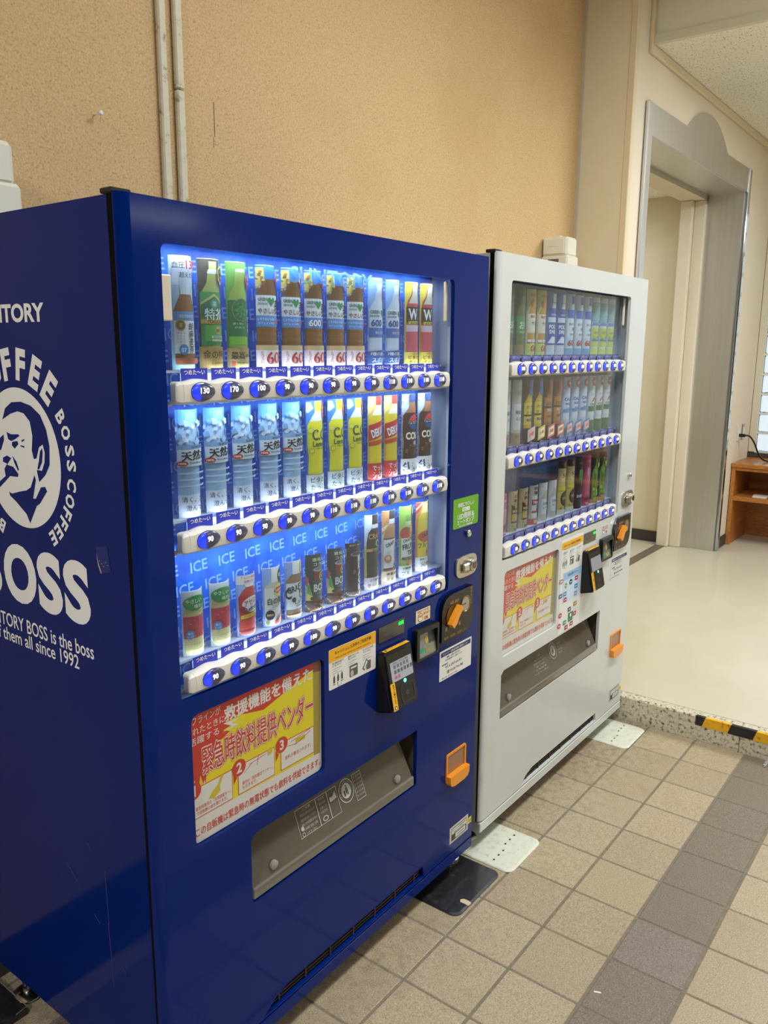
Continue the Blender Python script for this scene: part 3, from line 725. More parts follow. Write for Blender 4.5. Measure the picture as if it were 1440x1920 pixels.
    mb = MB(); mb.text('つり銭切れ  売切', 0.70, 0.889, 0.006, mat((120, 112, 104), 0.6), front(-0.002), width=0.05, res=1); mb.build('display_lettering', lcd)
    # ---- bank-note OK sticker
    mb = MB(); CR = mat((238, 222, 178), 0.5) if not white else WHITE; RD = mat((170, 72, 52), 0.5)
    mb.plate(rr(0.820, 0.886, 0.879, 0.914, 0.002), -0.0008, 0, CR)
    mb.text('硬貨と併用', 0.852, 0.9095, 0.005, RD, front(-0.0012), width=0.050, res=1); mb.text('使えます', 0.868, 0.9005, 0.008, RD, front(-0.0012), width=0.028, bold=0.02, res=1); mb.text('OK', 0.868, 0.887, 0.010, RD, front(-0.0012), bold=0.03)
    mb.flat(ell(0.840, 0.893, 0.0115, 0.0125, 20), RD, front(-0.0011)); mb.flat(ell(0.840, 0.893, 0.0095, 0.0105, 20), CR, front(-0.0012)); mb.text('1000', 0.840, 0.896, 0.0065, RD, front(-0.0013), width=0.015, bold=0.02, res=1)
    mb.box(0.834, 0.846, -0.0014, -0.0012, 0.884, 0.8905, WINK); mb.build('banknote_sticker', root)
    # ---- bank-note slot
    mb = MB(); mb.plate(rr(0.806, 0.910, 0.780, 0.867, 0.006), -0.016, 0, BLACKP, holes=[rr(0.818, 0.902, 0.786, 0.853, 0.004)]); slot = fix_normals(mb.build('banknote_slot', root))
    mb = MB(); mb.add([(0.818, -0.002, 0.853), (0.902, -0.002, 0.853), (0.902, -0.013, 0.786), (0.818, -0.013, 0.786)], [(0, 1, 2, 3)], mat((120, 122, 116), 0.2, coat=0.7))
    mb.build('slot_window', slot)
    mb = MB()
    def sl(x, z): t = (0.853-z)/0.067; return (x, -0.0026-0.011*t, z)
    mb.flat(ell(0.862, 0.828, 0.008, 0.011, 12), mat((196, 160, 70), 0.5), sl); mb.flat(rr(0.852, 0.884, 0.792, 0.806, 0), mat((150, 142, 90), 0.5), sl); mb.flat(rr(0.820, 0.846, 0.798, 0.809, 0), mat((40, 160, 96), 0.5), sl); mb.flat(rr(0.872, 0.901, 0.815, 0.852, 0), mat((60, 66, 70), 0.4), sl)
    mb.build('slot_print', slot)
    # ---- contact sticker
    mb = MB(); mb.plate(rr(0.938, 1.106, 0.677, 0.765, 0.003), -0.0008, 0, PAPER if not white else WHITE)
    NV = mat((34, 40, 92), 0.5); mb.flat(rr(0.944, 1.100, 0.747, 0.760, 0), NV, front(-0.0011))
    mb.text('飲料サービスセンター' if white else 'サントリー自動販売機お客様センター', 1.020, 0.7535, 0.007, WINK, front(-0.0014), width=0.135, bold=0.01, res=1)
    text_rows(mb, (('故障・お問い合わせは', 1.008, 0.741, 0.0065, 0.07), ('下記の電話番号までご連絡ください。', 1.010, 0.733, 0.0045, 0.09), ('自販機番号', 0.966, 0.722, 0.005, 0.03), ('4 2 x 2 8 5 6 6 0 1', 1.010, 0.713, 0.008, 0.085), ('☎ 0120-716-780', 1.018, 0.696, 0.010, 0.085), ('受付 月〜金 9:00〜17:00', 0.99, 0.683, 0.0045, 0.08)), -0.0012)
    mb.build('contact_sticker', root)
    # ---- payment sticker
    mb = MB()
    if not white:
        mb.plate(rr(0.474, 0.6485, 0.813, 0.911, 0.004), -0.0008, 0, PAPER); mb.flat(rr(0.4745, 0.648, 0.880, 0.9105, (0, 0, 0.004, 0.004)), AMBER, front(-0.0011))
        x0, xs_ = 0.474, 0.056
    else:
        mb.plate(rr(0.478, 0.655, 0.581, 0.922, 0.004), -0.0006, 0, mat((230, 232, 228), 0.4)); mb.flat(rr(0.480, 0.652, 0.888, 0.912, 0), AMBER, front(-0.0009)); x0 = 0.476
    mb.text('キャッシュレス決済のご利用手順', 0.562, 0.899, 0.0095, INK, front(-0.0013), width=0.135, bold=0.015, res=1)
    mb.text('How to buy drinks by cashless payment', 0.562, 0.8865, 0.0058, mat((120, 84, 20), 0.5), front(-0.0013), width=0.13, res=1)
    for k, (a, b) in enumerate((('先に商品を選んで', 'ください'), ('決済ブランドを', '選んでください'), ('カードやスマホを', 'タッチしてください'))):
        x = x0+0.032+k*0.056
        text_rows(mb, ((a, x, 0.875, 0.0050, 0.040), (b, x-0.004, 0.869, 0.0042, 0.030)), -0.0012)
        for j in range(3): mb.box(x-0.020, x+(0.012, 0.004, 0.014)[j], -0.0011, -0.0009, 0.8605-j*0.0055, 0.8612-j*0.0055, mat((120, 120, 122), 0.5))
    for k in range(3):
        x = x0+0.018+k*0.014; z = 0.833+k*0.001
        mb.flat([(x-0.003, z-0.006), (x+0.003, z-0.006), (x+0.003, z+0.006), (x, z+0.014), (x-0.003, z+0.006)], mat((70, 70, 72), 0.5), front(-0.0012)); mb.box(x-0.004, x+0.004, -0.0012, -0.001, z-0.0105, z-0.009, INK)
    mb.flat(rr(x0+0.030, x0+0.043, 0.815, 0.827, 0.004), mat((170, 168, 162), 0.5), front(-0.0012)); mb.flat(rr(x0+0.0315, x0+0.0415, 0.8165, 0.827, 0.003), PAPER, front(-0.0013))
    mb.flat(rr(x0+0.074, x0+0.104, 0.822, 0.851, 0.003), mat((92, 94, 92), 0.5), front(-0.0012)); mb.flat(rr(x0+0.078, x0+0.100, 0.842, 0.846, 0), PAPER, front(-0.0013)); mb.flat(ell(x0+0.083, 0.830, 0.006, 0.008), mat((188, 186, 178), 0.5), front(-0.0013))
    mb.flat([(x0+0.122, 0.829), (x0+0.130, 0.822), (x0+0.146, 0.842), (x0+0.138, 0.849)], mat((80, 80, 82), 0.5), front(-0.0012)); mb.flat([(x0+0.1265, 0.829), (x0+0.1305, 0.8255), (x0+0.1425, 0.841), (x0+0.138, 0.8455)], PAPER, front(-0.0013))
    mb.flat(rr(x0+0.138, x0+0.155, 0.821, 0.843, 0.002), mat((104, 100, 96), 0.5), front(-0.0011))
    if white:
        mb.flat(rr(0.502, 0.650, 0.690, 0.800, 0.003), mat((206, 224, 240), 0.5), front(-0.0010)); mb.flat(rr(0.502, 0.650, 0.772, 0.800, 0), mat((158, 196, 232), 0.5), front(-0.0011))
        mb.text('交通系電子マネー', 0.580, 0.787, 0.010, mat((70, 90, 130), 0.5), front(-0.0013), width=0.09, bold=0.02, res=1)
        LG = [(0.525, 0.752, (122, 150, 60)), (0.565, 0.757, (36, 70, 46)), (0.612, 0.762, (196, 40, 84)), (0.520, 0.722, (60, 140, 180)), (0.612, 0.731, (50, 140, 200)), (0.524, 0.700, (176, 40, 66)), (0.61, 0.704, (110, 150, 200)), (0.486, 0.775, (200, 150, 130)), (0.486, 0.722, (90, 110, 160)),
              (0.490, 0.650, (200, 66, 60)), (0.565, 0.655, (70, 76, 90)), (0.612, 0.665, (176, 140, 50)), (0.486, 0.612, (206, 60, 70)), (0.530, 0.614, (60, 150, 90)), (0.612, 0.628, (206, 74, 70)), (0.545, 0.5925, (160, 46, 48)), (0.588, 0.596, (190, 66, 66))]
        for k, (x, z, c) in enumerate(LG):
            M_ = mat(c, 0.5)
            if k in (1, 12, 9): mb.flat(ell(x, z, 0.013, 0.010, 16), M_, front(-0.0014))
            elif k == 0: mb.flat([(x-0.012, z), (x, z-0.012), (x+0.012, z), (x, z+0.012)], M_, front(-0.0014))
            else: mb.flat(rr(x-0.013, x+0.013, z-0.008, z+0.008, 0.002), M_, front(-0.0014))
            mb.flat(rr(x-0.008, x+0.008, z-0.0015, z+0.0015, 0), WINK, front(-0.0017))
        mb.flat(rr(0.558, 0.596, 0.608, 0.642, 0.003), mat((40, 130, 70), 0.5), front(-0.0014)); mb.flat(ell(0.577, 0.631, 0.007), WINK, front(-0.0017)); mb.text('クレジットカード', 0.577, 0.617, 0.006, WINK, front(-0.0017), width=0.03, res=1)
    mb.build('payment_sticker', root)
    # ---- card reader: a wedge that leans back
    rd = [(0.655, 0.690, 0.0), (0.790, 0.690, 0.0), (0.790, 0.850, 0.0), (0.655, 0.850, 0.0), (0.660, 0.702, -0.048), (0.772, 0.702, -0.048), (0.772, 0.847, -0.019), (0.660, 0.847, -0.019)]
    mb = MB(); mb.add([(x, y, z) for x, z, y in rd], [(0, 1, 5, 4), (1, 2, 6, 5), (2, 3, 7, 6), (3, 0, 4, 7), (4, 5, 6, 7)], BLACKP); reader = fix_normals(mb.build('card_reader', root))
    import bmesh
    bm = bmesh.new(); bm.from_mesh(reader.data); bmesh.ops.bevel(bm, geom=[e for e in bm.edges if len(e.link_faces) == 2], offset=0.005, segments=2, affect='EDGES'); bm.to_mesh(reader.data); bm.free()
    def rf(off):
        return lambda u, v: (0.660+0.112*u, -0.048+0.029*v-off, 0.702+0.145*v-off*0.2)
    mb = MB(); mb.flat(rr(0.13, 0.93, 0.49, 0.83, 0.02), mat((150, 152, 160), 0.25, emit=0.0 if white else 0.25), rf(0.0006)); scr = mb.build('screen', reader)
    if not white:
        mb = MB()
        for r_, (z, n_) in enumerate(((0.74, 5), (0.65, 6), (0.56, 2))):
            for k in range(n_): mb.flat(rr(0.24+k*0.12, 0.32+k*0.12, z-0.03, z+0.03, 0), mat(((110, 112, 122), (92, 94, 106), (190, 110, 120))[r_], 0.5), rf(0.0010))
        mb.text('お支払い方法を選択', 0.5, 0.80, 0.03, INK, rf(0.001), width=0.6, res=1); mb.build('screen_print', reader)
    mb = MB(); mb.flat(ell(0.58, 0.44, 0.055, 0.035, 12), mat((90, 255, 180), 0.4, emit=2.0), rf(0.0008)); mb.build('status_lamp', reader)
    mb = MB(); ring = rr(0.36, 0.90, 0.07, 0.40, 0.10); ring2 = rr(0.40, 0.86, 0.095, 0.375, 0.085)
    mb.flat(ring, mat((44, 42, 40), 0.4), rf(0.0008), holes=[ring2]); mb.flat(ell(0.60, 0.23, 0.05, 0.035, 14), mat((88, 88, 90), 0.4), rf(0.0008), holes=[ell(0.60, 0.23, 0.03, 0.02, 14)]); mb.build('touch_pad', reader)
    mb = MB(); mb.flat(rr(0.03, 0.20, 0.02, 0.49, 0.02), AMBER, rf(0.0010))
    for k, t in enumerate('電子マネーはこちら'): mb.text(t, 0.135, 0.45-k*0.037, 0.028, INK, rf(0.0014), width=0.05, bold=0.02, res=1)
    mb.flat(ell(0.115, 0.07, 0.045, 0.032, 14), INK, rf(0.0014)); mb.flat(ell(0.115, 0.07, 0.025, 0.02, 10), WINK, rf(0.0017)); mb.build('side_strip', reader)
    mb = MB()
    def tf(u, v): return (0.660+0.112*u, -0.0185+0.0115*v, 0.8525+0.0002*v)
    mb.flat(rr(0.04, 0.96, 0.0, 1.0, 0.02), AMBER, tf); mb.text('タッチしてください', 0.53, 0.5, 0.5, INK, lambda u, v: (lambda p: (p[0], p[1], p[2]+0.0004))(tf(u, v)), width=0.7, res=1); mb.flat(ell(0.12, 0.5, 0.035, 0.3, 12), INK, lambda u, v: (lambda p: (p[0], p[1], p[2]+0.0004))(tf(u, v))); mb.build('top_strip', reader)
    # ---- delivery port: dark box, leaning smoky flap with a lip
    mb = MB(); PB = noisy('port_lining', [(0.3, (70, 64, 56)), (0.7, (96, 88, 76))], 8, rough=0.45)
    mb.add([(px0-0.01, 0.012, 0.405), (px1+0.01, 0.012, 0.405), (px1+0.01, 0.012, 0.582), (px0-0.01, 0.012, 0.582), (px0-0.01, 0.15, 0.415), (px1+0.01, 0.15, 0.415), (px1+0.01, 0.15, 0.582), (px0-0.01, 0.15, 0.582)], [(0, 1, 5, 4), (1, 2, 6, 5), (2, 3, 7, 6), (3, 0, 4, 7), (4, 5, 6, 7)], PB)
    mb.add([(px0-0.01, 0.070, 0.582), (px1+0.01, 0.070, 0.582), (px1+0.01, 0.125, 0.488), (px0-0.01, 0.125, 0.488), (px0-0.01, 0.149, 0.470), (px1+0.01, 0.149, 0.470)], [(0, 1, 2, 3), (3, 2, 5, 4)], noisy('port_chute', [(0.3, (196, 186, 164)), (0.7, (226, 216, 194))], 5, rough=0.4, stretch=(1, 1, 0.3)))
    port = mb.build('delivery_port', root)
    def ff(off): return lambda x, z: (x, 0.006+(z-0.440)*0.36-off, z)
    mb = MB(); mb.flat([(px0+0.004, 0.440), (px1-0.012, 0.440), (px1-0.03, 0.574), (px0+0.004, 0.574)], SMOKE, ff(0))
    flap = mb.build('flap', port)
    mb = MB(); LP = noisy('flap_lip', [(0.3, (100, 96, 86)), (0.7, (126, 120, 108))], 12, rough=0.25, coat=0.4, stretch=(0.3, 1, 6))
    mb.box(px0+0.004, px1-0.008, 0.001, 0.010, 0.415, 0.443, LP, c=0.003); fix_normals(mb.build('flap_lip', port))
    for fx in (px0+0.075, px1-0.075):
        mb = MB(); mb.lathe([(0.011, 0.0), (0.011, -0.006), (0.008, -0.008)], mat((150, 146, 138), 0.25, coat=0.5), 'y', (fx, 0.0125, 0.461), 16); fix_normals(mb.build('flap_button', port), 0.6)
    mb = MB(); WP = mat((184, 182, 176), 0.6) if not white else mat((176, 172, 164), 0.6); GP = mat((112, 106, 98), 0.5); DP = mat((78, 72, 66), 0.5)
    cx = (px0+px1)/2+0.02
    def frame(a, b, c_, d):
        mb.flat(rr(a, b, c_, d, 0), WP, ff(0.0012), holes=[rr(a+0.0012, b-0.0012, c_+0.0012, d-0.0012, 0)])
    if not white:
        for a, b in ((cx-0.155, cx-0.085), (cx-0.085, cx-0.045), (cx-0.045, cx-0.010), (cx+0.052, cx+0.086)): frame(a, b, 0.470, 0.533)
        for k in range(6): mb.text(('ご注意', '取出口に手を入れないで', '商品を取り出してください', '転倒・けがの原因となります', '火気厳禁 温度に注意', 'いたずら禁止')[k], cx-0.117, 0.527-k*0.0105, 0.006, WP, ff(0.0016), width=(0.026, 0.05, 0.052, 0.054, 0.046, 0.034)[k], res=1)
        for k in range(4): mb.text(('やけど', '缶の口に', '注意して', 'ください')[k], cx-0.065, 0.526-k*0.010, 0.006, WP, ff(0.0016), width=0.024, res=1)
        mb.flat([(cx-0.040, 0.505), (cx-0.014, 0.507), (cx-0.018, 0.524), (cx-0.028, 0.515), (cx-0.040, 0.516)], WP, ff(0.0016)); mb.flat(ell(cx-0.066, 0.480, 0.010, 0.006, 14), WP, ff(0.0016), holes=[ell(cx-0.066, 0.480, 0.007, 0.004, 14)])
        for k in range(6): mb.text('缶・びんの分別', cx+0.069, 0.526-k*0.009, 0.005, WP, ff(0.0016), width=0.026, res=1)
        mb.flat(ell(cx-0.144, 0.489, 0.005), WP, ff(0.0016)); mb.flat(ell(cx-0.144, 0.476, 0.005), WP, ff(0.0016), holes=[ell(cx-0.144, 0.476, 0.0035)])
    else:
        for k in range(6): mb.text(('ご注意', '取出口に手を入れないで', '商品を取り出してください', '転倒・けがの原因', '火気厳禁', 'いたずら禁止')[k], cx-0.085, 0.522-k*0.0105, 0.006, WP, ff(0.0016), width=(0.026, 0.07, 0.09, 0.06, 0.08, 0.10)[k], res=1)
        for k in range(4): mb.text('缶の分別', cx+0.075, 0.520-k*0.010, 0.006, WP, ff(0.0016), width=0.03, res=1)
    ox = cx+0.022
    mb.flat(ell(ox, 0.508, 0.0275, n=32), WP, ff(0.0016), holes=[ell(ox, 0.508, 0.0255, n=32)]); mb.flat(ell(ox, 0.508, 0.0175, n=28), WP, ff(0.0016))
    for k in range(12):
        a = math.radians(200-k*18.5); mb.text('リサイクル空缶入れへ投'[k % 11], ox+0.0215*math.cos(a), 0.508+0.0215*math.sin(a), 0.0045, WP, ff(0.002), rot=a-math.pi/2, res=1)
    mb.flat(ell(ox+0.001, 0.519, 0.0022, n=10), DP, ff(0.002)); mb.flat([(ox-0.002, 0.515), (ox+0.004, 0.516), (ox+0.005, 0.508), (ox+0.007, 0.497), (ox+0.004, 0.497), (ox+0.002, 0.506), (ox, 0.497), (ox-0.002, 0.506)], DP, ff(0.002)); mb.flat(rr(ox-0.010, ox-0.004, 0.497, 0.510, 0), DP, ff(0.002))
    mb.build('flap_stickers', port)
    # ---- change return cup
    mb = MB(); mb.plate(rr(0.983, 1.088, 0.358, 0.438, (0.002, 0.002, 0.008, 0.008)), -0.004, 0.004, ORANGE, holes=[rr(0.989, 1.082, 0.366, 0.432, 0.003)])
    cup = fix_normals(mb.build('change_return', root))
    mb = MB(); mb.plate([(0.983, 0.372), (1.088, 0.372), (1.086, 0.350), (1.078, 0.341), (1.060, 0.337), (1.008, 0.337), (0.992, 0.341), (0.985, 0.350)], -0.018, 0, ORANGE); fix_normals(mb.build('cup_lip', cup))
    mb = MB(); mb.plate(rr(0.985, 1.086, 0.362, 0.436, 0.004), -0.0008, -0.0002, mat((150, 108, 78), 0.35, coat=0.4)); mb.build('cup_back', cup)
    # ---- rating plate
    mb = MB(); mb.plate([(1.013, 0.136), (1.116, 0.136), (1.116, 0.188), (1.013, 0.188)], -0.0008, 0, mat((206, 200, 184), 0.5) if not white else mat((176, 172, 164), 0.5))
    mb.flat(rr(1.022, 1.106, 0.142, 0.182, 0), DKP if False else mat((62, 58, 54), 0.5), front(-0.0011)); mb.flat(rr(1.024, 1.104, 0.163, 0.180, 0), PAPER, front(-0.0014)); mb.flat(rr(1.044, 1.100, 0.145, 0.160, 0), PAPER, front(-0.0014))
    text_rows(mb, (('缶・ボトル自動販売機', 1.064, 0.175, 0.005, 0.07), ('単相 100V 50/60Hz', 1.064, 0.167, 0.005, 0.06), ('冷媒 製造番号', 1.072, 0.1525, 0.005, 0.045)), -0.0017)
    mb.build('rating_plate', root)
    mb = MB(); mb.plate(rr(1.117, 1.136, 0.152, 0.172, 0), -0.0008, 0, mat((226, 206, 40), 0.5)); mb.text('注意', 1.1265, 0.162, 0.007, INK, front(-0.0012), width=0.012, res=1); mb.build('caution_tag', root)
    return root
machine_blue = make_machine('vending_machine', 'glossy dark blue drink vending machine with lit window and white man-in-oval logo', (0, 0, 0), 1.0, False)
machine_white = make_machine('vending_machine', 'white drink vending machine with unlit window, standing beside the raised lobby step', (1.2367, 0.011, 0), 1.0125, True)

# ---- print on the blue machine's left side (seen from outside, s runs right = -y)
SW = mat((236, 241, 243), 0.45)
SBL = BLUE
def side(off): return lambda s, z: (-0.0252-off, -s, z)
CX, CZ, CR = -0.3493, 1.3731, 0.1368
mb = MB()
mb.flat(ell(CX, CZ, CR, n=64), SW, side(0.0003))
PORTRAIT = dict(
 hair=[(-.4063,1.4456),(-.3925,1.4683),(-.3676,1.4809),(-.3337,1.4836),(-.2984,1.4775),(-.2689,1.4618),(-.2518,1.4355),(-.2448,1.4054),(-.249,1.3697),(-.2657,1.3494),(-.2893,1.3333),(-.2936,1.3487),(-.2946,1.3565),(-.2768,1.3562),(-.266,1.3728),(-.2626,1.3925),(-.2676,1.4068),(-.2811,1.4007),(-.2929,1.3783),(-.3025,1.3766),(-.3073,1.3928),(-.3011,1.4206),(-.3065,1.4474),(-.3261,1.4619),(-.3477,1.4646),(-.375,1.4585)],
 ear=[(-.2707,1.3996),(-.2787,1.3931),(-.2848,1.3751),(-.2921,1.3587),(-.2873,1.3572),(-.2746,1.3721),(-.2697,1.3919)],
 brow=[(-.3947,1.4221),(-.3776,1.4185),(-.351,1.4203),(-.3477,1.4174),(-.3638,1.4102),(-.3798,1.4051),(-.3908,1.4083)],
 eye=[(-.3761,1.4041),(-.3568,1.4068),(-.354,1.401),(-.3691,1.391),(-.3788,1.3971)],
 line=[(-.3414,1.4099),(-.3299,1.4127),(-.3318,1.4098),(-.3413,1.4059)],
 line2=[(-.3467,1.3996),(-.332,1.3987),(-.334,1.3954),(-.347,1.3975)],
 eye2=[(-.4064,1.4165),(-.4068,1.4051),(-.4221,1.3835),(-.4412,1.3882),(-.4263,1.4058)],
 moustache=[(-.4166,1.3696),(-.4001,1.3751),(-.3853,1.3711),(-.3942,1.3634),(-.4031,1.3564),(-.3802,1.3544),(-.3632,1.3418),(-.3657,1.3355),(-.395,1.3346),(-.439,1.3071),(-.4632,1.303),(-.4600,1.3125),(-.4368,1.32),(-.4125,1.3328),(-.4148,1.3471),(-.4028,1.3585),(-.418,1.3613)],
 cheek=[(-.3805,1.3768),(-.367,1.3658),(-.3596,1.3503),(-.3638,1.3479),(-.3751,1.363)],
 collar=[(-.4042,1.3017),(-.3928,1.2997),(-.3609,1.3074),(-.3377,1.312),(-.3217,1.3198),(-.3048,1.3456),(-.3011,1.336),(-.3161,1.2983),(-.3064,1.2994),(-.2849,1.3238),(-.2704,1.3262),(-.2644,1.3182),(-.2931,1.291),(-.3048,1.2855),(-.334,1.2471),(-.3449,1.2642),(-.3798,1.2846),(-.4015,1.2946)])
for k, v in PORTRAIT.items(): mb.flat(v, SBL, side(0.0006))
mb.build('side_emblem', machine_blue)
mb = MB()
def arc(txt, angs, r, h, wd, bold):
    for ch, a in zip(txt, angs):
        t = math.radians(a); mb.text(ch, CX+r*math.cos(t), CZ+r*math.sin(t), h, SW, side(0.0004), bold=bold, rot=t-math.pi/2, width=None if wd is None else (wd if isinstance(wd, float) else wd[ch]))
mb = MB()
arc('COFFEE', (131, 114, 98, 82, 66, 50), 0.181, 0.061, {'C': 0.045, 'O': 0.05, 'F': 0.033, 'E': 0.034}, 0.05)
mb.build('side_lettering', machine_blue); mb = MB()
arc('BOSSCOFFEE', (31, 20.7, 9.6, 0.4, -11.5, -22.3, -31.5, -39.7, -48.3, -56.8), 0.172, 0.029, {'B': 0.021, 'O': 0.026, 'S': 0.021, 'C': 0.023, 'F': 0.018, 'E': 0.019}, 0.035)
mb.build('side_lettering', machine_blue); mb = MB()
arc('BOSSCOFFEE', (149, 159.3, 170.4, 179.6, 191.5, 202.3, 211.5, 219.7, 228.3, 236.8)[::-1], 0.172, 0.029, {'B': 0.021, 'O': 0.026, 'S': 0.021, 'C': 0.023, 'F': 0.018, 'E': 0.019}, 0.035)
mb.build('side_lettering', machine_blue); mb = MB()
for ch, a, b in (('B', -0.560, -0.464), ('O', -0.4517, -0.3292), ('S', -0.3238, -0.2384), ('S', -0.2316, -0.1466)):
    mb.text(ch, (a+b)/2, 1.134, 0.125, SW, side(0.0004), bold=0.045, width=b-a, res=5)
mb.build('side_lettering', machine_blue); mb = MB()
mb.text('SUNTORY', -0.2300, 1.6470, 0.034, SW, side(0.0004), align='r', bold=0.035, width=0.248, res=4)
mb.build('side_lettering', machine_blue); mb = MB()
mb.text('SUNTORY BOSS is the boss', -0.1466, 1.0245, 0.0300, SW, side(0.0004), align='r', bold=0.01, width=0.402, res=3)
mb.text('of them all since 1992', -0.1985, 0.9915, 0.0290, SW, side(0.0004), align='r', bold=0.01, width=0.318, res=3)
mb.build('side_lettering', machine_blue)
mb = MB(); mb.flat([(-0.118, 1.233), (-0.083, 1.238), (-0.076, 1.192), (-0.1075, 1.185)], mat((22, 40, 112), 0.7), side(0.0003)); mb.flat([(-0.117, 1.222), (-0.112, 1.205), (-0.104, 1.186), (-0.107, 1.185), (-0.114, 1.200)], mat((176, 160, 130), 0.8), side(0.0006))
for k in range(5): mb.flat(ell(-0.108+0.006*k, 1.208-0.004*(k % 3), 0.0012, n=6), mat((176, 160, 130), 0.8), side(0.0006))
mb.build('peeled_tape', machine_blue)
mb = MB(); SCR = mat((70, 74, 108), 0.8)
for (a, b, c_, d) in ((-0.160, 0.560, -0.158, 0.44), (-0.215, 0.60, -0.205, 0.585), (-0.30, 0.52, -0.26, 0.49), (-0.21, 0.44, -0.19, 0.425), (-0.16, 0.44, -0.155, 0.30), (-0.12, 0.36, -0.11, 0.35)):
    dx, dz = c_-a, d-b; l = math.hypot(dx, dz); nx, nz = -dz/l*0.0008, dx/l*0.0008
    mb.flat([(a+nx, b+nz), (a-nx, b-nz), (c_-nx, d-nz), (c_+nx, d+nz)], SCR, side(0.0003))
mb.build('scratches', machine_blue)

# ================================================================== drink samples on the three shelves
CARD_R, CARD_A = 0.0300, math.radians(58)
class Art:
    """flat print in mm (u across from the middle, v up) wrapped on a half-round card"""
    def __init__(s, h): s.h = h; s.mb = MB(); s.k = 1
    def fn(s):
        r = CARD_R+0.00018*s.k
        def f(u, v):
            a = max(-CARD_A, min(CARD_A, u/1000.0/CARD_R)); return (r*math.sin(a), -r*math.cos(a), v/1000.0)
        return f
    def poly(s, pts, c):
        s.k += 1; f = s.fn(); m = mat(c, 0.5) if isinstance(c, tuple) else c
        tris = tessellate_polygon([[Vector((p[0], p[1], 0)) for p in pts]])
        cuts = [-30.3+6.06*k for k in range(11)]
        for t in tris:
            P = [pts[i] for i in t]
            lo, hi = min(p[0] for p in P), max(p[0] for p in P)
            for a, b in zip(cuts[:-1], cuts[1:]):
                if hi <= a or lo >= b: continue
                Q = P
                for lim, sg in ((a, 1), (b, -1)):
                    R_ = []
                    for i in range(len(Q)):
                        p, q = Q[i], Q[(i+1) % len(Q)]; ip, iq = sg*(p[0]-lim) >= -1e-9, sg*(q[0]-lim) >= -1e-9
                        if ip: R_.append(p)
                        if ip != iq:
                            t_ = (lim-p[0])/(q[0]-p[0]); R_.append((lim, p[1]+t_*(q[1]-p[1])))
                    Q = R_
                    if len(Q) < 3: break
                if len(Q) >= 3: s.mb.add([f(*p) for p in Q], [tuple(range(len(Q)))], m)
    def rect(s, a, b, c, d, col): s.poly([(a, c), (b, c), (b, d), (a, d)], col)
    def prof(s, pr, col, du=0): s.poly([(du+w_, v) for v, w_ in pr]+[(du-w_, v) for v, w_ in reversed(pr)], col)
    def ell(s, u, v, a, b, col, n=16): s.poly(ell(u, v, a, b, n), col)
    def t(s, txt, u, v, h, col, wd=None, bold=0.02, rot=0.0):
        s.k += 1; m = mat(col, 0.5) if isinstance(col, tuple) else col
        s.mb.text(txt, u, v, h, m, s.fn(), 'c', bold, wd, rot, res=3)
    def vt(s, txt, u, v, h, col, step=None, bold=0.02, wd=None):
        for k, ch in enumerate(txt): s.t(ch, u, v-k*(step or h*1.2), h, col, wd or h*0.95, bold)
K = (28, 28, 30); Wt = (240, 240, 238); R_ = (196, 44, 44)
def bottle(h, w_, neck=0.80):
    return [(0, w_*.93), (3, w_), (h*.30, w_*.98), (h*.34, w_*.95), (h*.38, w_), (h*.60, w_), (h*.68, w_*.86), (h*.76, w_*.52), (h*neck, w_*.42)]
def at(pr, dv): return [(v+dv, w_) for v, w_ in pr]
def d_sesame(A):
    A.rect(-37, 37, 0, 200, (176, 208, 226)); A.rect(-37, 37, 150, 200, (222, 226, 238)); A.rect(-37, 37, 0, 40, (160, 204, 208))
    A.prof([(10, 22), (12, 24), (105, 24.5), (125, 16), (134, 12), (146, 12), (146, 12)], (150, 96, 44)); A.prof([(134, 12), (136, 11), (150, 12)], (206, 214, 224)); A.rect(-12, 12, 148, 170, (210, 220, 238))
    A.rect(-24.3, 24.3, 30, 98, (232, 232, 230)); A.rect(-24.5, 24.5, 88, 104, (104, 148, 206)); A.t('血圧が高めの方に', 2, 96, 6, Wt, 34)
    A.ell(-13, 80, 9, 10, (176, 146, 60)); A.ell(-13, 80, 6.5, 7.5, (120, 96, 34)); A.t('茶', -13, 80, 8, (226, 206, 140), 7)
    A.vt('胡麻麦茶', 8, 78, 13, K, 13.5); A.ell(-9, 37, 8, 9.5, (76, 140, 206)); A.t('07', -9, 36, 8, Wt, 9)
    for k in range(3): A.vt('おいしい', -18+k*5, 66, 3.2, (120, 112, 96), 5)
    A.rect(-23, 23, 12, 22, (150, 84, 60)); A.t('血圧', -14, 184, 11, K, 20); A.t('130', 9, 185, 15, R_, 22); A.t('超えたら', 2, 167, 9, K, 30)
